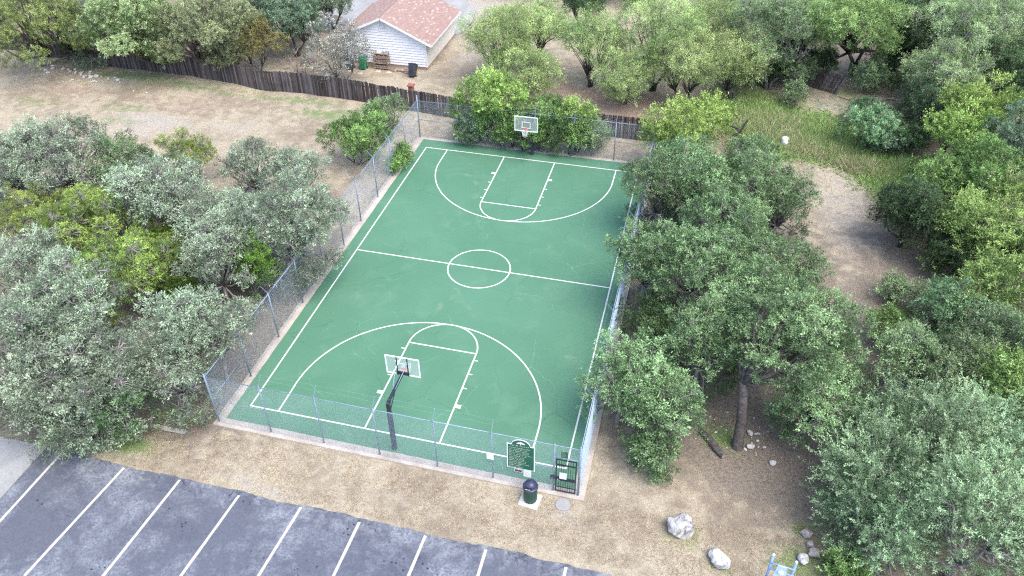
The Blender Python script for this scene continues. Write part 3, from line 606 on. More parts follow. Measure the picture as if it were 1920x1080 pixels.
# ------------------------------------------------------------------ signs
def glyphs(b, x0, x1, zs, h, y, seed, fill=.8, ragged=True):
    rr = random.Random(seed)
    for z in zs:
        x = x0; xe = x1-(rr.uniform(0, .55)*(x1-x0) if ragged else 0)
        while x < xe:
            for _ in range(rr.randint(2, 7)):
                wd = h*rr.uniform(.45, .8)
                if x+wd > xe: break
                hh = h*rr.uniform(.65, 1)
                t = h*.30
                k = rr.randint(0, 3)                        # upright, bowl, cross stroke: letter-like strokes
                b.poly([(x, y, z), (x+t, y, z), (x+t, y, z+hh), (x, y, z+hh)], [(0,1,2,3)])
                if k != 0: b.poly([(x+t, y, z+hh-t), (x+wd, y, z+hh-t), (x+wd, y, z+hh), (x+t, y, z+hh)], [(0,1,2,3)])
                if k > 1: b.poly([(x+wd-t, y, z), (x+wd, y, z), (x+wd, y, z+hh-t), (x+wd-t, y, z+hh-t)], [(0,1,2,3)])
                if k == 3: b.poly([(x+t, y, z), (x+wd-t, y, z), (x+wd-t, y, z+t), (x+t, y, z+t)], [(0,1,2,3)])
                x += wd+h*.25
            x += h*.5
SY = sk(6, YN)[1]-G-.03
sg = empty('rules_sign', (5.97, SY, 0), label='big green rules sign with white border and arched top on the front fence', cat='sign')
hw_, z0, z1, za = .60, 1.10, 2.62, 2.95
def outline(k):
    p = [(-hw_+k, z0+k), (hw_-k, z0+k), (hw_-k, z1-k), (.40-k*.2, z1-k)]
    for j in range(1, 12):
        t = j/12; a = math.pi*t; p.append(((.40-k*.2)*math.cos(a), z1-k+(za-z1)*math.sin(a)))
    return p+[(-.40+k*.2, z1-k), (-hw_+k, z1-k)]
def plate(pts, y0, y1):
    b = MB(); n = len(pts); b.poly([(x, y0, z) for x, z in pts]+[(x, y1, z) for x, z in pts], [tuple(range(n)), tuple(reversed(range(n, 2*n)))]+[((i+1)%n, i, n+i, n+(i+1)%n) for i in range(n)]); return b
plate(outline(0), -.012, .0).build('border', M['white'], sg)
plate(outline(.045), -.020, -.0125).build('panel', M['green_sign'], sg)
b = MB(); glyphs(b, -.44, .40, [2.52], .075, -.023, 1, ragged=False); glyphs(b, -.50, .52, [2.385-k*.10 for k in range(13)], .058, -.023, 3); tag(b.build('lettering', M['sign_text'], sg), kind='stuff')
b = MB()
for cx, cz, r in ((-.09,2.73,.05),(0,2.76,.065),(.09,2.73,.05),(-.15,2.71,.03),(.15,2.71,.03)):
    b.poly([(cx+r*1.15*math.cos(k*.7854), -.024-.0004*abs(cx*10), cz+r*math.sin(k*.7854)) for k in range(8)], [tuple(range(8))])
b.poly([(-.018,-.023,2.62),(.018,-.023,2.62),(.012,-.023,2.70),(-.012,-.023,2.70)], [(0,1,2,3)]); b.build('tree_emblem', M['white'], sg)
def notice(name, x, z, w_, h, lab, mat='paper', y=None, seed=1, tilt=0):
    s = empty(name, (x, (SY if y is None else y), z), label=lab, cat='sign'); s.rotation_euler = (0, tilt, 0)
    b = MB(); b.box((-w_/2, -.01, -h/2), (w_/2, 0, h/2)); b.build('panel', M[mat], s)
    b = MB(); glyphs(b, -w_*.38, w_*.4, [h*.36-k*h*.13 for k in range(6)], h*.06, -.0125, seed); tag(b.build('lettering', M['paper_text' if mat == 'paper' else 'sign_text'], s), kind='stuff'); return s
notice('notice_sign', 4.63, 1.56, .30, .42, 'white notice wired to a front fence post, left of the rules sign', seed=2)
notice('notice_sign', 6.25, .86, .33, .42, 'white notice hanging just under the green rules sign', seed=3)
notice('notice_sign', 7.78, 1.16, .30, .38, 'white notice fixed to the bars of the black gate', y=gy_-.057, seed=4)
n4 = notice('notice_sign', 7.80, 2.52, .30, .42, 'small green sign with pale lettering on the mesh above the gate', mat='green_sign', seed=5)
b = MB()
for a_, c_ in (((-.16,-.22),(.16,-.205)),((-.16,.205),(.16,.22)),((-.16,-.205),(-.145,.205)),((.145,-.205),(.16,.205))): b.box((a_[0], -.016, a_[1]), (c_[0], -.0105, c_[1]))
b.build('border', M['sign_text'], n4)
ns = empty('notice_sign', (5.86, SY, .96), label='tiny black and red sign with white border under the left half of the rules sign', cat='sign')
b = MB(); b.box((-.17, -.008, -.09), (.17, 0, .09)); b.build('border', M['white'], ns); b = MB(); b.box((-.145, -.013, -.065), (.145, -.0085, .065)); b.build('panel', M['black'], ns)
M['red'] = worn('red_sign_print', (.35, .02, .03), .5, 0, .2)
b = MB(); b.box((-.07, -.017, -.03), (.06, -.0135, .035)); b.build('red_print', M['red'], ns)

# ------------------------------------------------------------------ hoops
def make_hoop(loc, rz, label):
    h = empty('basketball_hoop', (*loc, .004), rz, label=label, cat='basketball hoop', group='basketball hoops on the court')
    b = MB(); b.box((-.095, -.095, 0), (.095, .095, 2.35)); bevel(b.build('padded_pole', M['navy'], h), .02)
    b = MB(); b.box((-.075, -.075, 2.35), (.075, .075, 2.98)); b.bar((0, -.03, 2.93), (0, .12, 3.05), .12, .12, (0, -1, 1)); b.build('pole', M['black'], h)
    b = MB(); b.bar((0, .0, 3.0), (0, 1.72, 2.98), .10, .12); b.build('arm', M['black'], h)
    for s in (-1, 1):
        b = MB(); b.bar((s*.05, .05, 2.52), (s*.04, .72, 2.95), .035, .05); b.build('brace', M['black'], h)
    for s in (-1, 1):
        b = MB(); b.tube([(s*.05, .75, 3.05), (s*.27, 1.86, 3.62)], .018, 6); b.build('strut', M['galv'], h)
    bb = MB(); zb, zt_, w_ = 2.80, 3.88, .80; y = 1.93
    bb.box((-w_+.03, y-.006, zb+.03), (w_-.03, y+.006, zt_-.03)); B = bb.build('backboard', M['glass'], h)
    b = MB(); t = .05
    b.box((-w_, y-.022, zb), (w_, y+.022, zb+t)); b.box((-w_, y-.022, zt_-t), (w_, y+.022, zt_)); b.box((-w_, y-.022, zb+t), (-w_+t, y+.022, zt_-t)); b.box((w_-t, y-.022, zb+t), (w_, y+.022, zt_-t)); b.build('backboard_frame', M['white'], B)
    b = MB()
    for x0, z0_, x1, z1_ in ((-.30,3.04,.30,3.09),(-.30,3.46,.30,3.51),(-.30,3.09,-.25,3.46),(.25,3.09,.30,3.46)): b.box((x0, y+.008, z0_), (x1, y+.011, z1_))
    b.build('target_square', M['white'], B)
    b = MB()
    for s in (-1, 1): b.box((s*.25-.022, y-.05, zb), (s*.25+.022, y-.023, zt_-.02))
    b.box((-.30, y-.075, 2.86), (.30, y-.051, 3.05)); b.build('rear_bracket', M['black'], h)
    b = MB(); rc = y+.38; n = 28; pts = [(.225*math.cos(2*math.pi*k/n), rc+.225*math.sin(2*math.pi*k/n), 3.05) for k in range(n+1)]
    b.tube(pts, .014, 6, False); b.box((-.075, y+.012, 2.98), (.075, y+.03, 3.08)); b.poly([(-.07,y+.03,3.052),(.07,y+.03,3.052),(.12,rc-.19,3.052),(-.12,rc-.19,3.052),(-.07,y+.03,3.04),(.07,y+.03,3.04),(.12,rc-.19,3.04),(-.12,rc-.19,3.04)], [(0,1,2,3),(7,6,5,4),(0,4,5,1),(1,5,6,2),(2,6,7,3),(3,7,4,0)])
    b.build('rim', M['orange'], h)
    b = MB(); rs = [(.222,3.04),(.19,2.93),(.165,2.82),(.145,2.71),(.135,2.62)]; n = 12
    for i in range(len(rs)-1):
        for k in range(n):
            a0 = 2*math.pi*(k+.5*(i%2))/n
            for d in (-.5, .5):
                a1 = a0+2*math.pi*d/n
                p = (rs[i][0]*math.cos(a0), rc+rs[i][0]*math.sin(a0), rs[i][1]); q_ = (rs[i+1][0]*math.cos(a1), rc+rs[i+1][0]*math.sin(a1), rs[i+1][1])
                b.tube([p, q_], .0065, 4, False)
    b.build('net', M['net'], h); return h
make_hoop((-.04, -13.88), 0, 'basketball hoop on a navy padded pole by the front fence, seen from behind')
make_hoop((.03, 13.87), math.pi, 'basketball hoop facing the camera in front of the vine covered far fence')

# ------------------------------------------------------------------ litter bin, pads, wheel stop, bucket
b = MB(); b.prism([(-.43,-.40),(.43,-.40),(.43,.40),(-.43,.40)], -.1, .0)
o = bevel(b.build('concrete_pad', M['pad'], None, (6.52, -15.16, 0)), .015); o.rotation_euler = (0, 0, R(-6)); tag(o, 'square pale concrete pad under the dark green litter bin', 'concrete pad')
tc = empty('litter_bin', (6.52, -15.12, .0), label='dark green round litter bin with a blue-black dome lid outside the front fence', cat='litter bin')
b = MB(); n = 48; prof = [(.27, 0), (.285, .05), (.29, .78), (.30, .82)]
v = []; f = []
for r_, z in prof:
    for j in range(n): k = r_+(.006 if j % 4 < 2 else -.004); v.append((k*math.cos(2*math.pi*j/n), k*math.sin(2*math.pi*j/n), z))
for i in range(3):
    for j in range(n): f.append((i*n+j, i*n+(j+1)%n, (i+1)*n+(j+1)%n, (i+1)*n+j))
b.poly(v, f); b.build('body', M['can'], tc)
b = MB(); b.lathe([(.30, .80), (.325, .81), (.33, .87), (.29, .89), (.275, .90), (.265, 1.0), (.21, 1.10), (.11, 1.155), (.001, 1.17)], 32); lid = b.build('lid', M['lid'], tc)
b = MB()
v = []
for k in range(9):
    a = R(-125+k*7.5); 
    for r_, z in ((.268, .93), (.258, 1.045)): v.append((r_*math.cos(a)*1.06, r_*math.sin(a)*1.06, z))
b.poly(v, [(2*k, 2*k+2, 2*k+3, 2*k+1) for k in range(8)]); b.build('opening_shade', M['black'], lid)  # dark sheet on the closed lid, painted shade for the inside of the hole
b = MB(); glyphs(b, -.11, .12, [0], .045, 0, 9, ragged=False); o = b.build('lettering', M['paper'], lid); o.location = (-.04, -.30, .955); o.rotation_euler = (R(-15), 0, 0); tag(o, kind='stuff')
b = MB(); b.prism([(.34*math.cos(k*.3927)*rng.uniform(.94,1.05), .31*math.sin(k*.3927)*rng.uniform(.94,1.05)) for k in range(16)], -.12, -.01)
tag(bevel(b.build('stepping_stone', M['conc'], None, (7.92, -15.06, 0)), .01), 'round grey concrete step in front of the black gate', 'stepping stone')
b = MB(); P_ = [(0,-.09,0),(0,.09,0),(0,.065,.13),(0,-.065,.13)]
seg = 7; v = []
for k in range(seg+1):
    for (_, y, z) in P_: v.append((-.92+1.84*k/seg, y+rng.uniform(-.012,.012), z+rng.uniform(-.012,.012)))
b.poly(v, [(4*k+i, 4*k+(i+1)%4, 4*k+4+(i+1)%4, 4*k+4+i) for k in range(seg) for i in range(4)]+[(3,2,1,0), tuple(4*seg+i for i in range(4))])
o = b.build('wheel_stop', M['curb'], None, (-10.76, -15.2, -.08)); o.rotation_euler = (0, 0, R(1)); tag(o, 'weathered concrete wheel stop lying in the leaf litter left of the court', 'wheel stop')
bk = empty('bucket', (17.5, 19.3, float(ground_z(17.5, 19.3))+.02), label='white plastic bucket standing upside down in the tall weeds', cat='bucket'); bk.rotation_euler = (R(4), R(-5), 0)
b = MB(); b.lathe([(.24, 0), (.25, .02), (.215, .62), (.20, .64), (.001, .645)], 20); b.build('body', M['plastic_white'], bk); b = MB(); b.lathe([(.25, .03), (.265, .035), (.265, .06), (.25, .065)], 20); b.build('rim', M['plastic_white'], bk)

# ------------------------------------------------------------------ rocks
import bmesh
from mathutils import noise as mn
def rock_mesh(seed, sx, sy, sz, sub=3, cuts=7, rough=.08):
    rr = random.Random(seed); bm = bmesh.new(); bmesh.ops.create_icosphere(bm, subdivisions=sub, radius=1)
    pl = []
    for _ in range(cuts):
        d = Vector((rr.gauss(0,1), rr.gauss(0,1), rr.gauss(0,.8))).normalized(); pl.append((d, rr.uniform(.55, .85)))
    for v in bm.verts:
        p = v.co.copy()
        for d, k in pl:
            t = p.dot(d)
            if t > k: p -= d*(t-k)*.92
        p += v.co*(mn.fractal(p*1.6+Vector((seed, 0, 0)), 1, 2, 4)*rough*1.6)
        v.co = Vector((p.x*sx, p.y*sy, p.z*sz))
    me = bpy.data.meshes.new('rock'); bm.to_mesh(me); bm.free(); return me
def place_rock(name, me, mat, x, y, rz, sink, label, cat, group=None, s=1, tilt=0):
    o = link(name, me, mat); o.scale = (s, s, s); o.rotation_euler = (tilt, 0, rz)
    zmin = min(v.co.z for v in me.vertices)*s
    o.location = (x, y, float(ground_z(x, y))-zmin-sink); return tag(o, label, cat, group)
place_rock('boulder', rock_mesh(3, .56, .62, .52, 4, 9), M['rock'], 12.80, -15.15, R(25), .26, 'large upright pale boulder with dark lichen stains right of the court gate', 'boulder', 'boulders on the lawn')
place_rock('boulder', rock_mesh(8, .52, .40, .34, 4, 8), M['rock2'], 14.43, -16.2, R(-35), .17, 'smaller flat whitish boulder nearer the bottom edge of the picture', 'boulder', 'boulders on the lawn')
for i, (x, y, s, k, lab) in enumerate(((17.8,-14.15,.30,11,'tall grey edging stone, farthest of the four beside the feathery elm'),(17.97,-14.67,.24,12,'small rounded edging stone half hidden under the feathery elm'),(18.06,-15.1,.31,13,'long brownish grey edging stone next to the palest one'),(17.62,-15.45,.29,14,'palest edging stone, nearest to the exercise station'))):
    place_rock('edging_stone', rock_mesh(k, s*1.0, s*.8, s*.7, 3, 7), M['rock2' if i == 3 else 'rock3'], x, y, k*1.7, .05, lab, 'stone', 'edging stones under the elm')
small = [rock_mesh(20+k, .16, .12, .09, 2, 5) for k in range(5)]
for k in range(38):
    a, c = rng.gauss(0, .5), rng.gauss(0, .35); x = -40.6+a*5+rng.uniform(-.5, .5); y = 18.9-a*1.2+c*1.7
    if y > 20.2: y = 20-rng.random()
    place_rock('field_stone', small[k % 5], M['pad'], x, y, rng.uniform(0, 6), .02, 'white limestone lump in the scatter of stones below the wooden fence at top left', 'stone', 'white stones scattered by the wooden fence', rng.uniform(.6, 1.6))
for k in range(26):
    t = rng.random(); x = 15.4+rng.gauss(0, .9); y = -9.4+rng.gauss(0, .8)
    if abs(x-14.97) < .4: x += .6
    place_rock('bare_stone', small[k % 5], M['pad'], x, y, rng.uniform(0, 6), .02, 'small white stone in the litter around the big bare oak trunk', 'stone', 'white stones around the oak trunk', rng.uniform(.25, .65))
place_rock('flat_stone', small[1], M['pad'], 15.5, -9.15, 2.2, .0, 'long white flat stone right of the big oak trunk', 'stone', s=1.2)
place_rock('flat_stone', small[2], M['pad'], 15.55, -9.95, .4, .0, 'white blocky stone at the right foot of the big oak trunk', 'stone', s=1.25)
place_rock('flat_stone', small[3], M['rock2'], 16.53, -10.64, .4, .0, 'lone greyish stone farther right of the big oak trunk', 'stone', s=1.2)
# sawn log
lg = empty('fallen_log', (13.85, -10.3, 0), R(-50), label='sawn oak log lying on the ground left of the big trunk', cat='log')
b = MB(); b.tube([(-.85, 0, .06), (-.3, .03, .1), (.3, -.02, .1), (.82, 0, .08)], [.13, .155, .16, .13], 10); b.tube([(-.3, 0, .2), (-.28, .02, .3)], .06, 7); b.build('trunk', M['bark'], lg)
b = MB(); b.tube([(.825, 0, .08), (.835, 0, .08)], .11, 12); b.build('cut_end', M['log'], lg)

# ------------------------------------------------------------------ exercise station at the bottom edge
ge = empty('exercise_station', (16.53, -16.96, 0), R(-8.5), label='pale blue outdoor exercise station with two white-capped posts at the bottom edge', cat='exercise station')
gz = 2.0
for s in (-1, 1):
    b = MB(); b.tube([(s*.41, 0, -.1), (s*.41, 0, gz)], .05, 12); o = b.build('post', M['gym'], ge)
    b = MB(); b.lathe([(.056, gz-.02), (.056, gz+.015), (.03, gz+.045), (.001, gz+.05)], 12, (s*.41, 0)); b.build('cap', M['white'], o)
for z in (gz-.42, gz-.80): b = MB(); b.tube([(-.46, -.06, z), (.46, -.06, z)], .032, 10); b.build('crossbar', M['gym'], ge)
b = MB()
pp = [(-.15, gz-.36), (.15, gz-.36), (.18, gz-.5), (.22, gz-1.1), (-.22, gz-1.1), (-.18, gz-.5)]
plate(pp[::-1], -.13, -.10).build('backrest_panel', M['gymlight'], ge)
b = MB(); b.lathe([(.001, 0), (.10, .0), (.12, .02), (.10, .06), (.001, .08)], 16); o = b.build('round_pad', M['white'], ge, (0, -.135, gz-.72)); o.rotation_euler = (R(90), 0, 0)
b = MB(); b.box((-.22, -.62, .42), (.22, -.12, .48)); bevel(b.build('seat', M['gymlight'], ge), .02); b = MB(); b.tube([(0, -.35, -.08), (0, -.35, .42)], .05, 8); b.build('seat_post', M['gym'], ge)

# ------------------------------------------------------------------ wooden fence
FP = [(-62, 23.4), (-52, 22.3), (-37, 20.85), (-24, 19.85), (-14, 19.0), (-8.5, 18.45), (-5, 17.9), (4, 17.75), (9.6, 18.2)]
def fpt(s):
    for (a, c), (d, e_) in zip(FP[:-1], FP[1:]):
        L_ = math.hypot(d-a, e_-c)
        if s <= L_: return a+(d-a)*s/L_, c+(e_-c)*s/L_, math.atan2(e_-c, d-a)
        s -= L_
    return None
FL = sum(math.hypot(c[0]-a[0], c[1]-a[1]) for a, c in zip(FP[:-1], FP[1:]))
wf = empty('wooden_fence', (0, 0, 0), label='long weathered dark board fence running from the top left to behind the court', cat='fence')
pm = []
for k in range(6):
    b = MB(); hgt = 1.8+rng.uniform(-.03, .03); w_ = .132; dz = rng.uniform(-.012, .012)
    b.poly([(-w_/2,-.01,0),(w_/2,-.01,0),(w_/2,.01,0),(-w_/2,.01,0),(-w_/2,-.01,hgt-.03),(w_/2,-.01,hgt-.03+dz),(w_/2,.01,hgt-.03+dz),(-w_/2,.01,hgt-.03),(-w_/2+.03,-.01,hgt),(w_/2-.03,-.01,hgt+dz),(w_/2-.03,.01,hgt+dz),(-w_/2+.03,.01,hgt)],
      [(0,3,2,1),(0,1,5,4),(1,2,6,5),(2,3,7,6),(3,0,4,7),(4,5,9,8),(5,6,10,9),(6,7,11,10),(7,4,8,11),(8,9,10,11)])
    m_ = b.mesh('plank'); m_.materials.append(M['plank']); pm.append(m_)
s = FL-.1; cnt = 0; rest = MB(); tone = []
while s > 0:
    x, y, a = fpt(s); z = float(ground_z(x, y))-.02; k = rng.randrange(6)
    off = rng.uniform(-.008, .008); lean = rng.uniform(-.012, .012) if rng.random() > .04 else rng.uniform(-.04, .04)
    if cnt < 300:
        o = bpy.data.objects.new('plank', pm[k]); COL.objects.link(o); o.parent = wf; o.location = (x-math.sin(a)*off, y+math.cos(a)*off, z+rng.uniform(-.03, .02)); o.rotation_euler = (rng.uniform(-.015, .015), lean, a)
    else:
        b0 = len(rest.v); co = [v.co for v in pm[k].vertices]; ca, sa = math.cos(a), math.sin(a)
        rest.v += [(x+c.x*ca-(c.y+off)*sa, y+c.x*sa+(c.y+off)*ca, z+c.z) for c in co]
        for p_ in pm[k].polygons: rest.f.append(tuple(b0+i for i in p_.vertices)); rest.mi.append(0); tone.append(rng.random)
        tone = tone[:len(tone)-len(pm[k].polygons)]+[(cnt*.37) % 1]*len(pm[k].polygons)
    cnt += 1; s -= .14
o = rest.build('plank_run', M['plank'], wf); tag(o, kind='stuff'); at = o.data.attributes.new('tone', 'FLOAT', 'FACE'); at.data.foreach_set('value', tone)
s = FL-.3
while s > 0:
    x, y, a = fpt(s); nx_, ny_ = -math.sin(a), math.cos(a); z = float(ground_z(x, y))
    b = MB(); b.box((-.045, .06, -.1), (.045, .15, 1.75)); o = b.build('fence_post', M['plank'], wf, (x, y, z)); o.rotation_euler = (0, 0, a); s -= 2.4
for (a, c), (d, e_) in zip(FP[:-1], FP[1:]):
    for zz in (.35, 1.4):
        an = math.atan2(e_-c, d-a); ox, oy = -math.sin(an)*.035, math.cos(an)*.035; b = MB(); b.bar((a+ox, c+oy, zz), (d+ox, e_+oy, zz), .04, .09); b.build('fence_rail', M['plank'], wf)
def broken(name, x0, y0, x1, y1, n, lean, fwdl, lab, h=1.0):
    e_ = empty(name, (x0, y0, 0), math.atan2(y1-y0, x1-x0), label=lab, cat='fence panel', group='broken pieces of board fence'); L_ = math.hypot(x1-x0, y1-y0)
    for k in range(n):
        o = bpy.data.objects.new('plank', pm[k % 6]); COL.objects.link(o); o.parent = e_; o.location = (k*L_/(n-1), rng.uniform(-.02, .02), -.1); o.scale = (1, 1, h*rng.uniform(.9, 1.05)); o.rotation_euler = (fwdl, lean+rng.uniform(-.05, .05)+(.1*k/n), 0)
    for zz in (.4, 1.25):
        b = MB(); b.box((-.2, .03, zz), (L_+.3, .07, zz+.09)); o = b.build('fence_rail', M['plank'], e_); o.rotation_euler = (fwdl, 0, 0)
    return e_
broken('broken_fence_panel', 19.35, 30.3, 21.6, 29.0, 16, .22, -.1, 'leaning dark board fence panel standing alone under the wide green tree')
broken('broken_fence_panel', 13.5, 18.1, 14.2, 20.2, 9, .1, .35, 'collapsing end of the board fence between lime bush and weeds', .95)
for p0, p1, lab in (((12.6,20.6,.9),(13.9,20.3,1.6),'upper loose dark fence rail sticking out behind the collapsing fence end'), ((12.6,20.1,1.0),(14.2,19.3,.9),'lower loose dark fence rail sticking out behind the collapsing fence end')):
    b = MB(); b.bar(p0, p1, .05, .1); tag(b.build('loose_rail', M['plank']), lab, 'fence rail')
b = MB(); b.bar((21.9, 28.6, .05), (24.3, 27.2, .05), .12, .04); tag(b.build('loose_board', M['log']), 'pale board lying on the ground right of the leaning fence panel', 'board')

# ------------------------------------------------------------------ garage
hs = empty('garage', (0, 0, 0), label='white lap-sided garage with a reddish brown shingle gable roof beyond the fence', cat='garage')
hx0, hx1, hy0, hy1, hz, ax, az = -19.5, -12.0, 26.3, 34.2, 2.5, -15.75, 4.22
b = MB(); b.box((hx0, hy0, -.2), (hx1, hy1, .28)); b.build('foundation', M['found'], hs)
b = MB(); i_ = .04
b.poly([(hx0+i_,hy0+i_,.28),(hx1-i_,hy0+i_,.28),(hx1-i_,hy0+i_,hz),(ax,hy0+i_,az-.04),(hx0+i_,hy0+i_,hz),(hx0+i_,hy1-i_,.28),(hx1-i_,hy1-i_,.28),(hx1-i_,hy1-i_,hz),(ax,hy1-i_,az-.04),(hx0+i_,hy1-i_,hz)],
   [(0,1,2,3,4),(9,8,7,6,5),(1,6,7,2),(5,0,4,9)]); b.build('wall', M['siding'], hs)
z = .25; st_ = .225
while z < az-.1:
    zt_ = min(z+st_, az-.06)
    def xr(zz): return (hx1, hx0) if zz <= hz else (ax+(hx1-ax)*(az-zz)/(az-hz), ax+(hx0-ax)*(az-zz)/(az-hz))
    (ra, la), (rb, lb) = xr(z), xr(zt_)
    b = MB(); b.poly([(la,hy0-.04,z),(ra,hy0-.04,z),(rb,hy0+.012,zt_),(lb,hy0+.012,zt_),(la,hy0+.035,z),(ra,hy0+.035,z),(rb,hy0+.035,zt_),(lb,hy0+.035,zt_)],
        [(0,1,2,3),(7,6,5,4),(4,5,1,0),(1,5,6,2),(2,6,7,3),(3,7,4,0)]); b.build('siding_board', M['siding'], hs)
    if z < hz-.1:
        zt2 = min(zt_, hz)
        b = MB(); b.poly([(hx1+.014,hy0+.05,z),(hx1+.014,hy1,z),(hx1-.008,hy1,zt2),(hx1-.008,hy0+.05,zt2),(hx1-.035,hy0+.05,z),(hx1-.035,hy1,z),(hx1-.035,hy1,zt2),(hx1-.035,hy0+.05,zt2)], [(0,1,2,3),(7,6,5,4),(4,5,1,0),(1,5,6,2),(2,6,7,3),(3,7,4,0)]); b.build('siding_board', M['cream'], hs)
    z += st_
b = MB(); b.box((hx1-.05, hy0-.055, .24), (hx1+.03, hy0+.05, hz)); b.build('corner_trim', M['trim'], hs)
vent = MB(); vx = -15.72
for x0, z0_, x1, z1_ in ((-.36,3.12,-.29,3.92),(.29,3.12,.36,3.92),(-.29,3.12,.29,3.18)): vent.box((vx+x0, hy0-.08, z0_), (vx+x1, hy0-.03, z1_))
vt = vent.build('gable_vent', M['trim'], hs)
for k in range(6): b = MB(); b.bar((vx-.29, hy0-.055, 3.24+k*.11), (vx+.29, hy0-.055, 3.24+k*.11), .03, .06, (0, -.5, 1)); b.build('louvre', M['trim'], vt)
oh = .45; ry0, ry1 = hy0-.42, hy1+.3; sl_ = (az-hz)/(ax-hx0)
for s, hx in ((1, hx1), (-1, hx0)):
    ex = hx+s*.62; ez = hz-sl_*.62+.12; rzv = az+.12
    b = MB(); b.poly([(ax,ry0,rzv),(ex,ry0,ez),(ex,ry1,ez),(ax,ry1,rzv),(ax,ry0,rzv-.1),(ex,ry0,ez-.1),(ex,ry1,ez-.1),(ax,ry1,rzv-.1)], [(0,1,2,3) if s > 0 else (3,2,1,0),(7,6,5,4) if s > 0 else (4,5,6,7),(0,4,5,1),(1,5,6,2),(2,6,7,3)]); rf = b.build('roof', M['trim'], hs)
    # shingle tabs in courses
    Ls = math.hypot(ex-ax, rzv-ez); n = int(Ls/.145); b = MB(); tn = []
    ux, uz = (ex-ax)/Ls, (ez-rzv)/Ls; nx_, nz_ = -uz*s, abs(ux)
    nx_ = abs(uz)*s
    for k in range(n+1):
        d0 = Ls-k*.145+.03; d1 = max(0, d0-.20); y = ry0-.02-(k % 2)*.15
        while y < ry1:
            y0_ = max(y, ry0-.02); y1_ = min(y+.298, ry1+.02)
            if y1_-y0_ > .03:
                l0, l1 = .028, .008
                b.poly([(ax+ux*d0+nx_*l0, y0_, rzv+uz*d0+nz_*l0), (ax+ux*d0+nx_*l0, y1_, rzv+uz*d0+nz_*l0), (ax+ux*d1+nx_*l1, y1_, rzv+uz*d1+nz_*l1), (ax+ux*d1+nx_*l1, y0_, rzv+uz*d1+nz_*l1),
                        (ax+ux*d0+nx_*.003, y0_, rzv+uz*d0+nz_*.003), (ax+ux*d0+nx_*.003, y1_, rzv+uz*d0+nz_*.003)], [(0,1,2,3) if s > 0 else (3,2,1,0), (0,4,5,1)])
                t_ = rng.random()**1.3*.75 if rng.random() < .92 else 1.0; tn += [t_, t_]
            y += .30
    o = tag(b.build('shingles', M['shingle'], rf), kind='stuff'); at = o.data.attributes.new('tone', 'FLOAT', 'FACE'); at.data.foreach_set('value', tn)
    b = MB(); b.bar((ax, ry0-.035, rzv-.06), (ex, ry0-.035, ez-.06), .02, .17, (0, 0, 1)); b.build('rake_board', M['trim'], hs)
    b = MB(); b.box((min(ex, ex+s*.03), ry0, ez-.13), (max(ex, ex+s*.03), ry1, ez+.02)); b.build('eave_board', M['trim'], hs)
b = MB()
for k in range(29):
    y = ry0+.0+k*.3; b.poly([(ax-.14,y,az+.12-.03),(ax,y,az+.175),(ax+.14,y,az+.12-.03),(ax-.14,y+.31,az+.12-.045),(ax,y+.31,az+.16),(ax+.14,y+.31,az+.12-.045)], [(0,1,4,3),(1,2,5,4)])
o = b.build('ridge_cap', M['shingle'], hs); at = o.data.attributes.new('tone', 'FLOAT', 'FACE'); at.data.foreach_set('value', [rng.uniform(.3, .9) for _ in o.data.polygons])
# driveway beyond
b = MB(); b.prism([(-12.0, 34.6), (-11.6, 35.2), (-11.4, 38), (-11.9, 41), (-13.5, 43.5), (-16, 46), (-16, 62), (-26, 62), (-26, 34.6)], -.1, .05); tag(b.build('driveway', M['conc']), kind='structure')

# bins and stacks by the wall
def wheelie(name, x, y, rz, mat, lab, tilt=0):
    e_ = empty(name, (x, y, float(ground_z(x, y))+.02), rz, label=lab, cat='wheelie bin'); e_.rotation_euler = (tilt, 0, rz)
    b = MB(); b.poly([(-.25,-.28,.03),(.25,-.28,.03),(.25,.25,.12),(-.25,.25,.12),(-.32,-.36,1.02),(.32,-.36,1.02),(.32,.36,1.02),(-.32,.36,1.02)], [(3,2,1,0),(4,5,6,7),(0,1,5,4),(1,2,6,5),(2,3,7,6),(3,0,4,7)]); bevel(b.build('body', mat, e_), .03)
    b = MB(); b.box((-.35,-.39,1.025),(.35,.36,1.075)); b.box((-.30,-.34,1.075),(.30,.30,1.11)); bevel(b.build('lid', mat, e_), .015)
    b = MB()
    for k in range(5): b.box((-.2+k*.09, -.375, .2), (-.17+k*.09, -.33, .9))
    b.build('ribs', mat, e_)
    b = MB(); b.tube([(-.28,.42,.98),(.28,.42,.98)], .02, 8); b.build('handle', mat, e_)
    for s in (-1, 1): b = MB(); b.tube([(s*.27, .25, .11), (s*.33, .25, .11)], .11, 14); b.build('wheel', M['black'], e_)
    return e_
wheelie('wheelie_bin', -12.75, 24.45, R(3), M['binblack'], 'black wheelie bin leaning back by the right corner of the garage wall', R(-32))
wheelie('wheelie_bin', -17.45, 25.2, R(8), M['gbin'], 'green wheelie bin half hidden by the white flowering bush', R(-12))
wheelie('wheelie_bin', -18.6, 25.0, R(-12), M['bbin'], 'blue wheelie bin behind the white flowering bush')
rk = empty('firewood_rack', (-16.6, 25.55, float(ground_z(-16, 25.8))), label='three-tier firewood rack packed with split logs against the garage wall', cat='firewood rack')
b = MB()
for x in (0, 1.3):
    for y in (0, .42): b.box((x-.03, y-.03, -.05), (x+.03, y+.03, 1.45))
b.build('upright', M['log'], rk)
for z in (.12, .55, 1.0, 1.4): b = MB(); b.box((-.05, -.04, z), (1.35, .46, z+.04)); b.build('shelf', M['log'], rk)
lm_ = MB(); lm_.tube([(0, -.2, 0), (0, .2, 0)], [.05, .055], 6); lmm = lm_.mesh('log'); lmm.materials.append(M['log'])
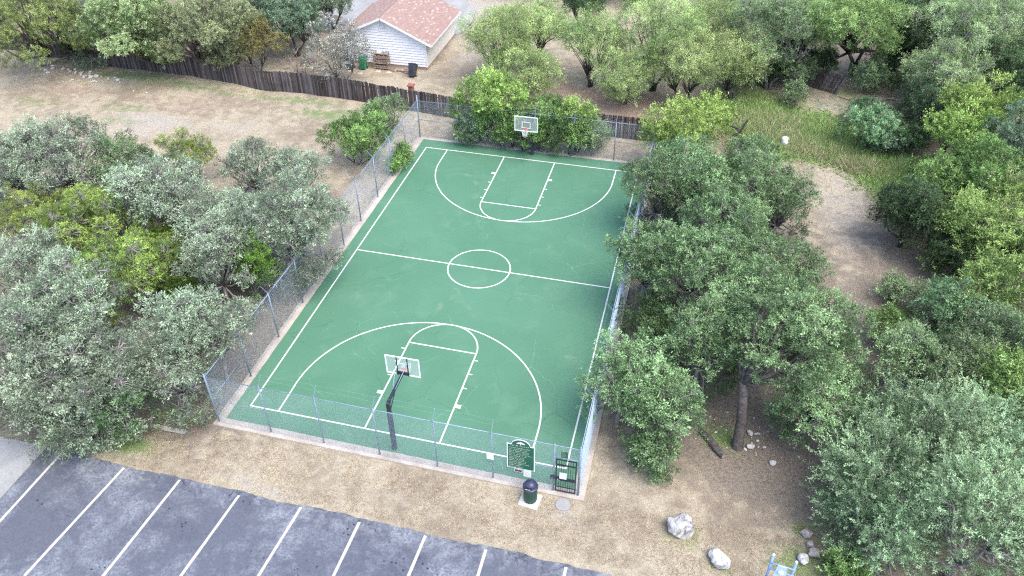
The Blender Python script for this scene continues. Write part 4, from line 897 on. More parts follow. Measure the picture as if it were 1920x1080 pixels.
for z, c_ in ((.16, 2), (.59, 3), (1.04, 2)):
    for r_ in range(c_):
        for k in range(10):
            o = bpy.data.objects.new('firewood_log', lmm); COL.objects.link(o); o.parent = rk; o.location = (.09+k*.122+rng.uniform(-.02,.02), .2+rng.uniform(-.05, .05), z+.055+r_*.10); o.rotation_euler = (rng.uniform(-.1,.1), rng.uniform(0, 3), rng.uniform(-.1,.1))
b = MB(); b.box((.35,.05,1.45),(.75,.35,1.62)); tag(bevel(b.build('storage_box', M['plastic_white'], None, (-16.6, 25.55, -.05)), .02), 'white box on top of the firewood rack', 'box')
b = MB(); b.tube([(0,0,0),(0,0,.3)], .11, 10); tag(b.build('jug', M['gymlight'], None, (-15.6, 25.75, 1.42)), 'pale blue container on the right end of the firewood rack top', 'container')
for k in range(26):
    o = link('stacked_log', lmm); o.location = (-14.9+rng.uniform(0, 1.9), 25.5+rng.uniform(-.3, .3), .02+.28*rng.random()*(1-k/40)); o.rotation_euler = (rng.uniform(-.2,.2), rng.uniform(0,3), R(90)+rng.uniform(-.5, .5)); o.scale = (rng.uniform(.8,1.4), rng.uniform(1, 2.2), rng.uniform(.8,1.3))
    tag(o, 'grey log in the low untidy woodpile between rack and black bin', 'log', 'logs of the low woodpile by the garage')
for x, y, lab in ((-15.0,24.9,'pale square paver on the ground below the firewood rack'),(-16.0,24.95,'pinkish paver left of the pale one below the rack'),(-17.3,24.1,'pink paver in the yard nearest the green bin'),(-18.3,24.3,'pink paver farthest left in the yard behind the fence')):
    b = MB(); b.box((-.2,-.15,-.02),(.2,.15,.05)); o = b.build('paver', M['paleblock'], None, (x, y, float(ground_z(x, y))+.02)); o.rotation_euler = (0, 0, rng.uniform(0, 1)); tag(o, lab, 'paver')
bp = empty('brick_pillar', (-10.95, 19.45, 0), label='short red brick pillar whose top shows behind the wooden fence by the court corner', cat='pillar')
bm_ = MB(); bm_.box((-.1, -.045, 0), (.1, .045, .06)); bmm = bm_.mesh('brick'); bmm.materials.append(M['brick'])
for r_ in range(25):
    for s in range(4):
        o = bpy.data.objects.new('brick', bmm); COL.objects.link(o); o.parent = bp; a = s*math.pi/2+(r_ % 2)*0; o.location = (.15*math.cos(a)-.05*math.sin(a)*(1 if r_ % 2 else -1), .15*math.sin(a)+.05*math.cos(a)*(1 if r_ % 2 else -1), -.05+r_*.07); o.rotation_euler = (0, 0, a+math.pi/2)
b = MB(); b.box((-.18,-.18,-.05),(.18,.18,1.68)); b.build('mortar_core', M['found'], bp); b = MB(); b.box((-.26,-.26,1.685),(.26,.26,1.77)); b.build('cap', M['brick'], bp)
# ------------------------------------------------------------------ vegetation
nr = np.random.RandomState(11)
def unit(a): return a/np.maximum(np.linalg.norm(a, axis=-1, keepdims=True), 1e-9)
#        lobes, lobe r, sprays/m2, leaves/spray, leaf len, leaf w, spray len, up, spread, tipfrac, flower, twig frac, bark
SP = {
 'og': dict(nl=15, lr=.36, sd=13.5, nf=23, ll=0.092, lw=0.052, sl=0.36, up=.5, sp=0.115, tw=.42, bark='greybark', base=(.155,.215,.138), tip=(.42,.52,.365)),
 'oo': dict(nl=16, lr=.38, sd=15, nf=27, ll=0.085, lw=0.05, sl=0.36, up=.5, sp=0.115, tw=.16, bark='greybark', base=(.080,.150,.060), tip=(.33,.485,.235)),
 'ok': dict(nl=14, lr=.38, sd=15, nf=26, ll=0.085, lw=0.05, sl=0.34, up=.5, sp=0.11, tw=.10, bark='greybark', base=(.068,.115,.052), tip=(.22,.32,.15)),
 'od': dict(nl=12, lr=.38, sd=19, nf=22, ll=.08, lw=.05, sl=.26, up=.4, sp=.10, tw=.08, bark='bark', base=(0.052,0.105,0.042), tip=(0.140,0.252,0.091)),
 'jn': dict(nl=15, lr=.32, sd=20, nf=24, ll=.085, lw=.030, sl=.26, up=1.1, sp=.07, tw=.4, bark='greybark', base=(.115,.195,.038), tip=(.37,.475,.115)),
 'jc': dict(nl=16, lr=.42, sd=24, nf=24, ll=.085, lw=.032, sl=.24, up=1.3, sp=.07, tw=.02, bark='greybark', base=(0.053,0.118,0.019), tip=(0.169,0.286,0.046)),
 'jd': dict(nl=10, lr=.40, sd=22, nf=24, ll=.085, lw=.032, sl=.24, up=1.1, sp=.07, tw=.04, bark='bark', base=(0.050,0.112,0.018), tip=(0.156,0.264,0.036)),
 'jy': dict(nl=18, lr=.34, sd=13, nf=26, ll=.10, lw=.042, sl=.32, up=.8, sp=.10, tw=.08, bark='bark', base=(.12,.18,.055), tip=(.34,.42,.15)),
 'fl': dict(nl=20, lr=.32, sd=16, nf=28, ll=.11, lw=.06, sl=.30, up=.6, sp=.12, tw=.03, fw=.16, bark='bark', base=(.14,.225,.08), tip=(.42,.53,.26), flower=(.55,.55,.36)),
 'ol': dict(nl=18, lr=.32, sd=16, nf=26, ll=.10, lw=.05, sl=.30, up=.6, sp=.12, tw=.05, bark='bark', base=(.14,.175,.085), tip=(.40,.44,.24)),
 'rs': dict(nl=14, lr=.34, sd=13, nf=26, ll=.10, lw=.05, sl=.30, up=.7, sp=.12, tw=.06, fw=.10, bark='bark', base=(0.159,0.165,0.059), tip=(0.351,0.338,0.130), flower=(.34,.20,.09)),
 'hb': dict(nl=15, lr=.35, sd=18, nf=24, ll=.10, lw=.05, sl=.28, up=.5, sp=.11, tw=.05, bark='bark', base=(.075,.13,.075), tip=(.24,.34,.22)),
 'gy': dict(nl=14, lr=.34, sd=11, nf=22, ll=.09, lw=.042, sl=.34, up=.8, sp=.12, tw=.25, fw=.20, bark='greybark', base=(0.170,0.191,0.142), tip=(0.390,0.406,0.343), flower=(.75,.72,.70)),
 'tw': dict(nl=8, lr=.40, sd=4, nf=10, ll=.08, lw=.04, sl=.34, up=1, sp=.12, tw=1.0, bark='greybark', base=(.12,.13,.06), tip=(.2,.2,.12)),
 'ms': dict(nl=17, lr=.36, sd=13, nf=24, ll=.105, lw=.036, sl=.46, up=.3, sp=.17, tw=.08, bark='bark', base=(.170,.265,.085), tip=(.47,.60,.245)),
 'mg': dict(nl=20, lr=.30, sd=15, nf=26, ll=.10, lw=.042, sl=.44, up=.5, sp=.14, tw=.05, bark='bark', base=(.11,.20,.06), tip=(.38,.55,.20)),
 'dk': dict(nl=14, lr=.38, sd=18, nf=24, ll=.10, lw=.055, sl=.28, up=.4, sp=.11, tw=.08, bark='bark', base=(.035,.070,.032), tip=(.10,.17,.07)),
 'pg': dict(nl=18, lr=.33, sd=15, nf=26, ll=.10, lw=.042, sl=.42, up=.3, sp=.15, tw=.22, bark='greybark', base=(.15,.235,.10), tip=(.42,.55,.28)),
 'dr': dict(nl=16, lr=.34, sd=12, nf=22, ll=.12, lw=.05, sl=.34, up=.3, sp=.12, tw=.10, fw=.05, bark='bark', base=(0.045,0.092,0.041), tip=(0.117,0.221,0.117), flower=(.24,.07,.045)),
 'lm': dict(nl=15, lr=.34, sd=14, nf=22, ll=.11, lw=.055, sl=.50, up=1.1, sp=.11, tw=.02, bark='bark', base=(.100,.21,.040), tip=(.42,.57,.165)),
 'bg': dict(nl=14, lr=.36, sd=17, nf=22, ll=.10, lw=.055, sl=.34, up=.7, sp=.11, tw=.02, bark='bark', base=(.072,.150,.042), tip=(.25,.40,.125)),
 'yg': dict(nl=15, lr=.32, sd=17, nf=22, ll=.10, lw=.048, sl=.42, up=.9, sp=.11, tw=.02, bark='bark', base=(.085,.160,.040), tip=(.345,.47,.15)),
 'mt': dict(nl=14, lr=.34, sd=17, nf=22, ll=.11, lw=.045, sl=.34, up=.6, sp=.10, tw=.04, fw=.04, bark='bark', base=(0.081,0.174,0.074), tip=(0.280,0.476,0.238), flower=(.26,.11,.08)),
 'el': dict(nl=15, lr=.35, sd=17, nf=26, ll=.09, lw=.042, sl=.40, up=.7, sp=.12, tw=.12, bark='greybark', base=(.085,.145,.066), tip=(.33,.45,.225)),
 'ce': dict(nl=13, lr=.42, sd=12, nf=50, ll=0.07, lw=0.032, sl=0.72, up=.75, sp=.085, tw=.08, bark='greybark', base=(.080,.150,.068), tip=(.37,.51,.29)),
}
for k, d in SP.items():
    d.setdefault('fw', 0); d['base'] = tuple(x*.80 for x in d['base']); d['tip'] = tuple(min(.66, x*1.16) for x in d['tip']); M['leaf_'+k] = mat_leaf(k, d['base'], d['tip'], d.get('flower', (.8, .8, .7)), .18)  # base darkened, tip lightened: shade inside crowns put into the leaf colour

def leaf_mesh(name, P, D, N, ln, wd, col):
    """one three-cornered leaf per row: root P, direction D, face normal N"""
    n = len(P); Sd = unit(np.cross(D, N)); mid = P+D*ln[:, None]*.5
    V = np.stack([P+Sd*wd[:, None]*.5, P-Sd*wd[:, None]*.5, P+D*ln[:, None]], 1).reshape(-1, 3)
    me = bpy.data.meshes.new(name); me.vertices.add(3*n); me.vertices.foreach_set('co', V.astype(np.float32).ravel())
    me.loops.add(3*n); me.loops.foreach_set('vertex_index', np.arange(3*n, dtype=np.int32)); me.polygons.add(n)
    me.polygons.foreach_set('loop_start', np.arange(n, dtype=np.int32)*3); me.update(calc_edges=True)
    at = me.attributes.new('leaf', 'FLOAT_COLOR', 'FACE'); c = np.ones((n, 4), np.float32); c[:, :3] = col; at.data.foreach_set('color', c.ravel())
    return me

def tubes_mesh(b, segs, n=4):
    """many straight tapered twigs at once: (p0, p1, r0, r1) rows"""
    if len(segs) == 0: return
    A = segs[:, 0:3]; B = segs[:, 3:6]; d = unit(B-A); ref = np.where(np.abs(d[:, 2:3]) > .9, [[1., 0, 0]], [[0, 0, 1.]]); x = unit(np.cross(d, ref)); y = np.cross(d, x)
    o = len(b.v); k = len(segs); V = []
    for e_, rr in ((A, segs[:, 6]), (B, segs[:, 7])):
        for j in range(n):
            t = 2*math.pi*j/n; V.append(e_+(x*math.cos(t)+y*math.sin(t))*rr[:, None])
    V = np.stack(V, 1).reshape(-1, 3); b.v += [tuple(v) for v in V.tolist()]
    for i in range(k):
        q_ = o+i*2*n
        for j in range(n): b.f.append((q_+j, q_+(j+1) % n, q_+n+(j+1) % n, q_+n+j))
    b.mi += [0]*(k*n)

def make_tree_meshes(sp, rad, clear, vr, seed, off=(0, 0), an=(1, 1, 1), stems=1, trunk_to=None, skirt=True):
    """crown and trunk meshes in the tree's own space (origin at the trunk's foot)"""
    g = np.random.RandomState(seed); d = SP[sp]; rz = rad*vr; zc = clear+rz; C = np.array([off[0], off[1], zc]); an = np.array(an)
    nl = int(d['nl']*1.45*(1 if rad < 2.6 else 1.4)); lr0 = d['lr']*rad*(.73 if sp in ('og', 'oo', 'ok', 'ce') else .82)*(1 if rad < 2.6 else .85)
    dirs = unit(g.normal(size=(nl, 3))+np.array([0, 0, .35])); 
    for _ in range(30):                                   # spread the lobes out
        df = dirs[:, None]-dirs[None]; ds = (df**2).sum(-1)+np.eye(nl); dirs = unit(dirs+(df/ds[..., None]**1.5).sum(1)*.02)
    dirs[:, 2] = np.where(dirs[:, 2] < -.45, -dirs[:, 2]*.3, dirs[:, 2]); dirs = unit(dirs)
    rr = g.uniform(.50, .98, nl); lr = lr0*g.uniform(.50, 1.30, nl)
    L = C+dirs*rr[:, None]*np.array([rad, rad, rz])*an
    L = np.vstack([L, C+np.array([0, 0, rz*.25]), C+g.normal(size=3)*rad*.15]); lr = np.append(lr, [lr0*1.4, lr0*1.4]); nl += 2
    if sp in ('og', 'oo', 'ok', 'ce', 'mg', 'el', 'pg', 'yg') and trunk_to is None and clear > .5 and skirt:      # low boughs
        ks = int(nl*.42); a = g.uniform(0, 6.283, ks); q_ = g.uniform(.45, .85, ks)*rad; zz = g.uniform(.25, .85, ks)*(clear+.5*rz)*.8+.25
        L = np.vstack([L, np.column_stack([off[0]*.3+np.cos(a)*q_, off[1]*.3+np.sin(a)*q_, zz])]); lr = np.append(lr, lr0*g.uniform(.7, 1.15, ks)); nl += ks
    # sprays
    SPR = []; SD = []; SO = []; SL = []
    for i in range(nl):
        m_ = max(10, int(d['sd']*.62*4*math.pi*lr[i]**2)); u = unit(g.normal(size=(m_, 3))+np.array([0, 0, .25])); sc = np.array([1, 1, .82])*(1 if an[0] == 1 else .9)
        bump = 1+.24*np.sin(u[:, 0]*7+i)*np.sin(u[:, 1]*6+2*i)*np.sin(u[:, 2]*5+1)
        rad_ = g.uniform(.45, 1, m_)**.6; p = L[i]+u*(rad_*lr[i]*bump)[:, None]*sc
        out = unit(p-C)
        dd = np.sqrt((((p[:, None]-L[None])/lr[None, :, None])**2).sum(-1)); dd[:, i] = 9
        keep = (dd.min(1) > .62) & ((u*out).sum(1) > -.55) & (p[:, 2] > .08)
        p, u, out = p[keep], u[keep], out[keep]
        SPR.append(p); SO.append(unit(u*.7+out*.5)); SL.append(np.full(len(p), i))
        SD.append(unit(u*.55+out*.35+np.array([0, 0, d['up']*.6])+g.normal(size=p.shape)*.38))
    P = np.vstack(SPR); D = np.vstack(SD); O = np.vstack(SO); LI = np.concatenate(SL); ns = len(P)
    if sp == 'ce' or sp in ('lm', 'yg'):                  # long shoots stand out of the crown
        long_ = g.rand(ns) < (.26 if sp == 'ce' else .16)
    else: long_ = g.rand(ns) < .03
    sl = d['sl']*g.uniform(.55, 1.25, ns)*np.where(long_, 1.9 if sp == 'ce' else 1.6, 1)
    nf = int(d['nf']*.96); t = g.rand(ns, nf)**.85
    lat = g.normal(size=(ns, nf, 3))*d['sp']*.82*(1.15-t[..., None]*.75)*np.where(long_, .55, 1)[:, None, None]
    droop = -.10*d['sl']*(t**2)[..., None]*np.array([0, 0, 1])
    Q = P[:, None]+D[:, None]*(t*sl[:, None])[..., None]+lat+droop
    LD = unit(D[:, None]*.6+unit(lat)*.9+g.normal(size=Q.shape)*.35); LN = unit(unit(O*.7+np.array([0, 0, .5])+g.normal(size=O.shape)*.42)[:, None]+g.normal(size=Q.shape)*.34)
    LN = unit(LN-LD*(LN*LD).sum(-1, keepdims=True))
    clump = g.rand(ns)[:, None]; lobe_c = g.rand(nl)[LI][:, None]
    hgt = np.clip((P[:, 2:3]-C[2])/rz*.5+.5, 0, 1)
    tip_top = np.clip(t**1.3*.6*(.5+.8*clump)+.5*(lobe_c-.5)+(hgt-.5)*.35*(1 if sp != 'og' else .5)+np.where(long_, .35, 0)[:, None]*t, 0, 1)  # pale young spray tips, plus painted top light: colour lightens up the crown
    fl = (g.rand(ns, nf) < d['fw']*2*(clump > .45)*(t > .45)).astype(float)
    col = np.stack([.20*g.rand(ns, nf)+.50*clump+.30*lobe_c+np.zeros_like(t), tip_top, fl], -1).reshape(-1, 3)
    Q = Q.reshape(-1, 3); ok_ = Q[:, 2] > .02
    ln = d['ll']*g.uniform(.7, 1.4, len(Q)); wd = d['lw']*g.uniform(.75, 1.35, len(Q))
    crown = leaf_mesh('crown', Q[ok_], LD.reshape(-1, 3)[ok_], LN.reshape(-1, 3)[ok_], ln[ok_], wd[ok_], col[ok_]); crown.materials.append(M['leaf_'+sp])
    # trunk, limbs, twigs
    b = MB(); rt = (max(.035, .045*rad+.02) if clear > .35 else .03+.01*rad)*(1.45 if trunk_to else 1)
    fork = max(.25, min(clear*.75+.15*rz, zc*.6)) if not isinstance(trunk_to, tuple) else trunk_to[2]
    fo = Vector(trunk_to) if isinstance(trunk_to, tuple) else Vector((off[0]*.35+g.uniform(-.15, .15)*clear*.4, off[1]*.35+g.uniform(-.15, .15)*clear*.4, fork))
    if stems == 1:
        b.tube([(0, 0, -.15), (0, 0, .02), (fo.x*.25+.04*rad*g.uniform(-1, 1)*.5, fo.y*.3, fork*.45), tuple(fo)], [rt*1.5, rt*1.2, rt, rt*.85], 8)
        roots = [fo]*nl
    else:
        tops = []
        for k in range(stems):
            a = 2*math.pi*k/stems+g.uniform(-.5, .5); tp = Vector((fo.x+math.cos(a)*rad*.28, fo.y+math.sin(a)*rad*.28, fork*g.uniform(.9, 1.4))); tops.append(tp)
            b.tube([(math.cos(a)*rt*.8, math.sin(a)*rt*.8, -.12), (math.cos(a)*rad*.07, math.sin(a)*rad*.07, fork*.4), tuple(tp)], [rt*.95, rt*.75, rt*.6], 7)
        roots = [min(tops, key=lambda q_: (q_.x-l[0])**2+(q_.y-l[1])**2) for l in L]
    for i in range(nl):
        a = Vector(roots[i]); c = Vector(L[i]); m1 = a.lerp(c, .35)+Vector(g.normal(size=3)*.07*rad); m2 = a.lerp(c, .7)+Vector(g.normal(size=3)*.07*rad)+Vector((0, 0, -.03*rad))
        r0 = rt*(.5 if sp != 'ms' else .34)*(.7+.5*lr[i]/lr0); b.tube([a, m1, m2, c], [r0, r0*.75, r0*.5, r0*.32], 5)
    nt_ = int(ns*d['tw']); 
    idx = g.choice(ns, min(ns, max(nt_, 20)), replace=False); s0 = L[LI[idx]]; e_ = P[idx]+D[idx]*sl[idx][:, None]*.5
    mid = s0*.5+e_*.5+g.normal(size=s0.shape)*.06*rad; rr_ = .0055+.004*g.rand(len(idx)); rr_ = rr_*(1.9 if d['tw'] > .2 else 1.2)
    tubes_mesh(b, np.hstack([s0, mid, (rr_*1.8)[:, None], (rr_*1.3)[:, None]]), 3); tubes_mesh(b, np.hstack([mid, e_, (rr_*1.3)[:, None], (rr_*.5)[:, None]]), 3)
    trunk = b.mesh('trunk'); trunk.materials.append(M['bark' if trunk_to else d['bark']])
    return crown, trunk

CATN = dict(og='oak_tree', oo='oak_tree', ok='oak_tree', od='oak_shrub', jn='cedar_tree', jc='cedar_tree', jd='cedar_tree', jy='cedar_tree', fl='flowering_tree', ol='olive_green_tree', rs='russet_shrub', hb='blue_green_tree', gy='flowering_bush', tw='bare_shrub', ms='mesquite_tree', mg='broadleaf_tree', dk='dark_tree', pg='broadleaf_tree', dr='sumac_bush', lm='lime_tree', bg='green_shrub', yg='yellow_green_tree', mt='mint_green_tree', el='grey_green_tree', ce='elm_tree')
cache = {}; nleaf = 0
def put(x, y, rad, sp, clear, vr, hero, group, label, seed, cx=None, cy=None, an=(1, 1, 1), stems=None, trunk_to=None, rz=None, skirt=True):
    """x, y: foot of the trunk; cx, cy: centre of the crown"""
    global nleaf
    cx = x if cx is None else cx; cy = y if cy is None else cy; off = (cx-x, cy-y); st = stems or (1 if sp in ('og', 'oo', 'ok') and clear > 1 else 3)
    key = None; sc = 1
    if not hero and abs(off[0])+abs(off[1]) < .05:
        for k, v in cache.items():
            if k[0] == sp and .85 < rad/k[1] < 1.2 and abs(clear/rad-k[2]) < .45 and abs(vr-k[3]) < .2 and v[2] < 4: key = k; break
    if key: cr, tr, n_ = cache[key]; cache[key] = (cr, tr, n_+1); sc = rad/key[1]
    else:
        cr, tr = make_tree_meshes(sp, rad, clear, vr, seed, off, an, st, trunk_to, skirt)
        nleaf += len(cr.polygons)
        if abs(off[0])+abs(off[1]) < .05: cache[(sp, rad, clear/rad, vr)] = (cr, tr, 1)
    rz = (seed*2.4) % 6.28 if (abs(off[0])+abs(off[1]) < .05 and not hero and rz is None) else 0
    e_ = empty(CATN[sp], (x, y, float(ground_z(x, y))), rz, label=label, cat='bush' if 'bush' in label or 'shrub' in label or 'vine' in label or clear < .12 else 'tree', group=group); e_.scale = (sc, sc, sc)
    o = bpy.data.objects.new('trunk', tr); COL.objects.link(o); o.parent = e_
    o = bpy.data.objects.new('crown', cr); COL.objects.link(o); o.parent = e_
    return e_
def wfy(x):
    for (a, c), (d_, e_) in zip(FP[:-1], FP[1:]):
        if a <= x <= d_: return c+(e_-c)*(x-a)/(d_-a)
    return -99
for i, (cx, cy, rad, sp, cl, vr, fl_, gk, lab) in enumerate(TREES):
    x, y = cx, cy
    if abs(cy) < 15.3 and abs(cx) < 9.4 and gk in 'LJOB' and 'growing through' not in lab:
        x = -9.4 if cx < 0 else 9.4
    if x > 9.2 and x < 9.45 and abs(y) < 15: x = 9.45
    if -10 < x < -8.5 and gk in 'LJ': x = min(x, -9.6)
    if 'growing through' in lab: x = -8.95
    if gk == 'L' and y < -16.6: y = -16.6
    if gk in 'NM' and x < 9.6: y = max(y, wfy(x)+.5)
    if gk in 'NM' and hx0-.7 < x < hx1+.4 and y > 25: y = 25.3
    if 'wide bright feathery' in lab: x, y = 23.2, 34.0
    if lab.startswith('grey-leaved bush'): y = 22.6
    if lab.startswith('green oak covering'): x = 9.5
    if sp == 'ms': cl *= .8
    put(x, y, rad, sp, cl, vr, 'h' in fl_, TREE_GROUPS[gk], lab, 100+i, cx, cy, skirt=not (gk == 'L' and cy < -9.5 and cx > -12) and 'wide bright feathery' not in lab)
# the oak with the tall bare trunk, and the climbers on the far fence
hero = put(14.97, -10.07, 2.9, 'oo', 3.5, .62, True, TREE_GROUPS['O'], 'big oak on a tall bare forked trunk with white stones at its foot', 900, 16.4, -7.8, stems=1, trunk_to=(-.35, .15, 3.9))
V_ = 'vines and bushes on the far court fence'
put(-4.4, 14.5, 1.35, 'hb', .0, .9, True, V_, 'dark vine heap at the left end of the far court fence', 901, an=(1.1, .6, 1))
put(-3.1, 15.2, 2.5, 'lm', .2, 1.15, True, V_, 'tall bright green bush growing up behind the far court fence', 902, an=(1.1, .8, 1))
put(-2.0, 14.45, 1.75, 'bg', .0, .85, True, V_, 'mid-green climber mass spilling over the court edge left of the far hoop', 903, an=(1.4, .5, 1))
put(.8, 14.45, 1.6, 'od', .0, .95, True, V_, 'dark climber mass directly behind the far hoop', 904, an=(1.3, .5, 1))
put(2.8, 14.45, 1.55, 'bg', .0, .95, True, V_, 'green climber mass right of the far hoop', 905, an=(1.2, .5, 1))
put(.9, 15.6, 1.5, 'bg', .8, 1.0, True, V_, 'green bush rising above the far fence just behind the hoop', 906)
put(2.9, 15.2, 1.25, 'lm', 1.5, .9, True, V_, 'lime green shoots topping the fence right of the far hoop', 907, an=(1.3, .7, 1))
put(-.6, 14.4, 1.5, 'bg', .0, 1.0, True, V_, 'low green climber between the tall bush and the far hoop', 909, an=(1, .6, 1))
put(-5.0, 14.7, 1.0, 'el', .0, .9, True, V_, 'grey-green edge of the vine heap nearest the far left corner post', 910)
put(4.2, 14.9, 1.25, 'el', .1, 1.0, True, V_, 'grey-green bush ending the climbers on the far fence', 908)
# trees past the frame so that the wood goes on
for k, (x, y, rad, sp, lab) in enumerate(((-20,52,4,'dk','dark tree beyond the garage driveway, outside the picture'),(2,48,4.2,'mg','green tree beyond the mesquites at the top edge'),(14,46,4.2,'dk','dark tree beyond the top edge behind the mesquites'),(24,46,4.5,'mg','green tree beyond the top edge behind the shaded thicket'),(36,44,4.2,'pg','pale tree beyond the top right corner'),(38,22,3.6,'dk','dark tree beyond the right edge at the top'),(36,12,3.2,'el','grey-green tree beyond the right edge'),(33,2,3,'dk','dark tree beyond the right edge at mid height'),(30,-6,2.8,'el','grey-green tree beyond the right edge, lower half'),(28,-14,2.8,'el','grey-green tree beyond the lower right corner'),(-41,-11,3.4,'og','grey oak beyond the left edge'),(-46,-4,3.2,'og','grey oak beyond the left edge near the field'),(-34,34,4,'hb','blue-green tree beyond the top edge above the blossoming tree'),(-48,32,4.4,'ol','olive tree beyond the top left corner'))):
    put(x, y, rad, sp, 1.2, .85, False, 'trees of the wood beyond the picture', lab, 700+k)
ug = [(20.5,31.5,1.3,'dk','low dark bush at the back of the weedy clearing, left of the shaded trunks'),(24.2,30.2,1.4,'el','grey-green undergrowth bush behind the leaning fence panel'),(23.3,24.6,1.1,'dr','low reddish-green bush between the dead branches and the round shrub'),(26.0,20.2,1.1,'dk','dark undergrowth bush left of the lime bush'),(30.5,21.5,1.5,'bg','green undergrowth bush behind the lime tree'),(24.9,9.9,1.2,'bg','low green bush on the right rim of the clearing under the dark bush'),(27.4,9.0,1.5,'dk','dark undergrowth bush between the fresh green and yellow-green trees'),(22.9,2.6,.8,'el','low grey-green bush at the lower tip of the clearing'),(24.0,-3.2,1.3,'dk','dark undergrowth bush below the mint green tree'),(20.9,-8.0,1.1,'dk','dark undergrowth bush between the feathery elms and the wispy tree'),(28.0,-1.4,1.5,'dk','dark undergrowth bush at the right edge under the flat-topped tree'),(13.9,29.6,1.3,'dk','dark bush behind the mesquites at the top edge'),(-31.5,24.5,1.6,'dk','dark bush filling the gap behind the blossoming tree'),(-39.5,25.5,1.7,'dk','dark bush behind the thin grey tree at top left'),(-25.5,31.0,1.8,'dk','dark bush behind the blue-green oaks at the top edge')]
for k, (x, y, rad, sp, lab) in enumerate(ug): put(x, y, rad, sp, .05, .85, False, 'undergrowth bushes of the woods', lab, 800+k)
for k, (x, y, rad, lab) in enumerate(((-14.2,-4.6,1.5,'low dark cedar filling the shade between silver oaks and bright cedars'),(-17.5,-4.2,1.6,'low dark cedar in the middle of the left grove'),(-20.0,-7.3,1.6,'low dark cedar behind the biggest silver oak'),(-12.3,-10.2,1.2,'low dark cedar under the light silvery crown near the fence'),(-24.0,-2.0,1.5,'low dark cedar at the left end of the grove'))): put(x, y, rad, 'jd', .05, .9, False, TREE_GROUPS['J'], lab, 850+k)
# dead branches
def dead(x, y, rz, ln, n, lab, z=.4, seed=1):
    g = np.random.RandomState(seed); b = MB(); segs = []
    def grow(p, d_, l, r_, dep):
        q_ = p+d_*l; segs.append([*p, *q_, r_, r_*.6])
        if dep == 0: return
        for _ in range(g.randint(2, 5)):
            nd = unit(d_+g.normal(size=3)*.45+np.array([0, 0, .05])); grow(p+d_*l*g.uniform(.3, 1), nd, l*g.uniform(.45, .75), r_*.55, dep-1)
    for _ in range(n): grow(np.array([0, 0, z]), unit(np.array([1, g.uniform(-.5, .5), g.uniform(-.05, .35)])), ln*g.uniform(.5, .8), .035, 3)
    tubes_mesh(b, np.array(segs), 4); b.tube([(-.6, 0, -.05), (0, 0, z), (ln*.3, 0, z+.1)], [.08, .06, .04], 6)
    o = b.build('dead_branch', M['greybark'], None, (x, y, float(ground_z(x, y)))); o.rotation_euler = (0, 0, rz); return tag(o, lab, 'dead branch', 'bare dead branches in the right thicket')
dead(25.0, 27.2, R(-20), 2.4, 6, 'heap of bare dead branches left of the dark sumac bush', .8, 3)
dead(26.5, 22.4, R(-15), 2.6, 4, 'fan of pale dead branches lying over the dark sumac bush', 2.0, 5)
dead(20.6, -15.6, R(170), 1.3, 3, 'pale dead branch at the bottom edge under the corner elm', .2, 7)
dead(-7.2+(-5.4), -1.2, R(200), 1.6, 4, 'bare pale branches sticking out of the middle of the left grove', 3.4, 9)
print('leaves', nleaf, sum(len(m_.polygons) for m_ in bpy.data.meshes))

# ------------------------------------------------------------------ ground cover
def blades(name, pts, ln, wd, up, mat, seed, per=4, kind='grass'):
    g = np.random.RandomState(seed); n = len(pts); z = ground_z(pts[:, 0], pts[:, 1]); P = np.repeat(np.column_stack([pts, z-.01]), per, 0)
    P[:, :2] += g.normal(size=(n*per, 2))*ln*.25; D = unit(g.normal(size=(n*per, 3))*np.array([1, 1, .2])+np.array([0, 0, up])); N = unit(g.normal(size=(n*per, 3))+np.array([0, -.3, .6])); N = unit(N-D*(N*D).sum(-1, keepdims=True))
    c = np.repeat(g.rand(n), per); col = np.stack([.5*c+.5*g.rand(n*per), np.clip(c*.8+g.rand(n*per)*.4-.1, 0, 1), (g.rand(n*per) < .0)*1.], -1)
    me = leaf_mesh(name, P, D, N, ln*g.uniform(.6, 1.3, n*per), wd*g.uniform(.7, 1.3, n*per), col); me.materials.append(mat)
    return tag(bpy.data.objects.new(name, me), None, None, None, 'stuff')
M['straw'] = mat_leaf('straw', (.26, .20, .13), (.60, .52, .38), trans=.15); M['weed'] = mat_leaf('weed', (.11, .24, .05), (.44, .58, .25), trans=.25); M['creeper'] = mat_leaf('creeper', (.08, .20, .035), (.30, .48, .14), trans=.2); M['deadleaf'] = mat_leaf('dead', (.07, .045, .03), (.36, .26, .18), trans=.05)
g = np.random.RandomState(77)
def outside(p): return ~((np.abs(p[:, 0]+.05) < 8.95) & (np.abs(p[:, 1]) < 14.85)) & (p[:, 1] > -17.6+.1)
def region(n, x0, x1, y0, y1): p = np.column_stack([g.uniform(x0, x1, n), g.uniform(y0, y1, n)]); return p[outside(p)]
def blob(n, x, y, rx, ry): p = np.column_stack([g.normal(x, rx, n), g.normal(y, ry, n)]); return p[outside(p)]
def clumpy(p, s, seed, th=.5): return p[vnoise(p[:, 0]+100, p[:, 1]+100, s, seed)+g.rand(len(p))*.35 > th]
st = np.vstack([clumpy(region(26000, -12, 19, -17.6, -14.5), 1.4, 5, .55), clumpy(region(9000, -50, -10, 9, 19.5), .8, 6, .6), clumpy(region(9000, 15, 26, 0, 18), .9, 8, .6)])
o = blades('dry_grass', st, .085, .018, .8, M['straw'], 1, 3); COL.objects.link(o)
sw_ = np.vstack([blob(500, 16.5, 22.5, 1.6, 1.0), blob(500, 19.5, 19.2, 1.6, .7), blob(350, 22.8, 17.6, 1.2, .6), blob(300, 17.3, 20.3, 1, .8)])
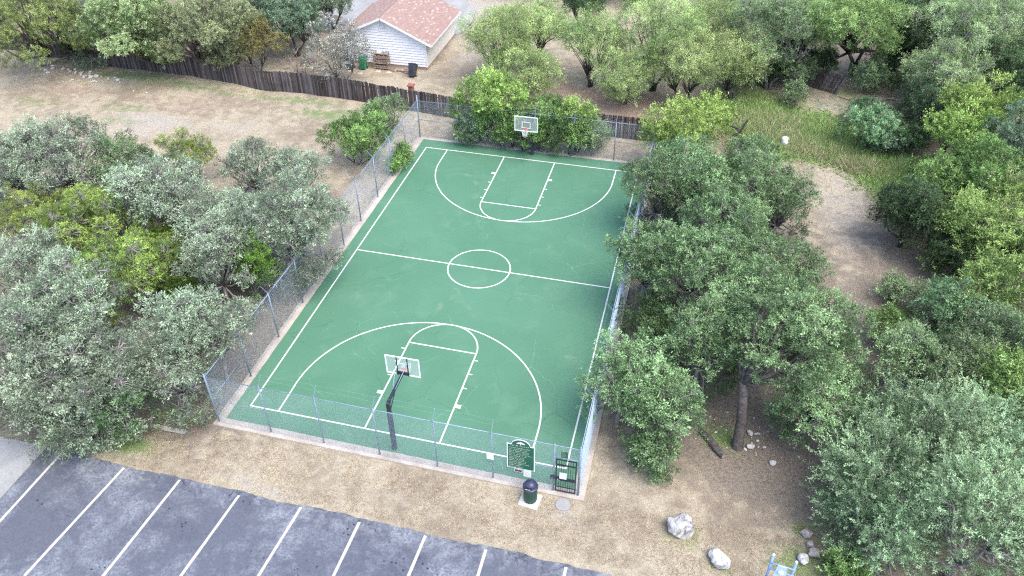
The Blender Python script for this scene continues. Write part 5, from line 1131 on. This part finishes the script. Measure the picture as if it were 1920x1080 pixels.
o = blades('dry_weed_stalks', sw_, .65, .04, .7, M['straw'], 8, 5); COL.objects.link(o)
wd_ = np.vstack([blob(2600, 17.5, 21.5, 2.2, 1.6), blob(2200, 15.5, 23.5, 1.6, 1.8), blob(2200, 20.5, 19.6, 1.8, .9), blob(1300, 23.4, 18.0, 1.3, .9), blob(900, 25, 15.2, 1.2, 1.4), blob(900, 21.5, 22.5, 1.4, 1.2), blob(600, 16, 18.2, 1.2, .9)])
o = blades('weedy_grass', wd_, .55, .035, .85, M['weed'], 2, 5); COL.objects.link(o)
gr_ = np.vstack([blob(90, 12.9, -15.75, .45, .12), blob(60, 13.45, -15.3, .12, .3), blob(60, 14.6, -16.6, .35, .1), blob(900, -12.2, -16.4, 1.2, .45), blob(350, -10.2, -14.2, .5, .4), blob(500, 14.1, -9.6, .5, .5), blob(700, 18.3, -16.3, 1.0, .7), clumpy(region(3000, -40, -13, 17.2, 20), .5, 9, .8), blob(200, 17.6, -14.0, .25, .2)])
o = blades('green_grass', gr_, .09, .018, .9, M['weed'], 3, 4); COL.objects.link(o)
cr_ = np.vstack([blob(3500, 21.0, 19.0, 2.2, .9), blob(2500, 24.2, 17.0, 1.1, 1.1), blob(2500, 16.5, 22.5, 2.2, 1.6), blob(1500, 19.5, 23.5, 1.5, 1.5), blob(1500, 25.3, 14.0, 1, 1.6)])
o = blades('creeping_weeds', cr_, .16, .085, .5, M['creeper'], 6, 4); COL.objects.link(o)
tw_ = np.vstack([region(1500, 9, 20, -17, 0), region(900, -13, 9, -17.4, -14.6), region(900, -10, 14, 18, 30), region(700, 15, 25, 0, 16)])
o = blades('fallen_twigs', tw_, .26, .012, .03, M['deadleaf'], 7, 1); COL.objects.link(o)
dl = np.vstack([blob(2500, -10.8, -15.0, 2.2, 1.0), blob(4000, 15, -9.8, 3, 2.0), blob(2500, 9.4, -5, .35, 5), blob(2500, 2, 22, 7, 2), blob(1500, 18.5, -12, 1.5, 2), blob(1800, -9.3, -5, .3, 5), blob(1500, 20, -6, 1.5, 4)])
o = blades('leaf_litter', dl, .07, .045, .12, M['deadleaf'], 4, 2); COL.objects.link(o)
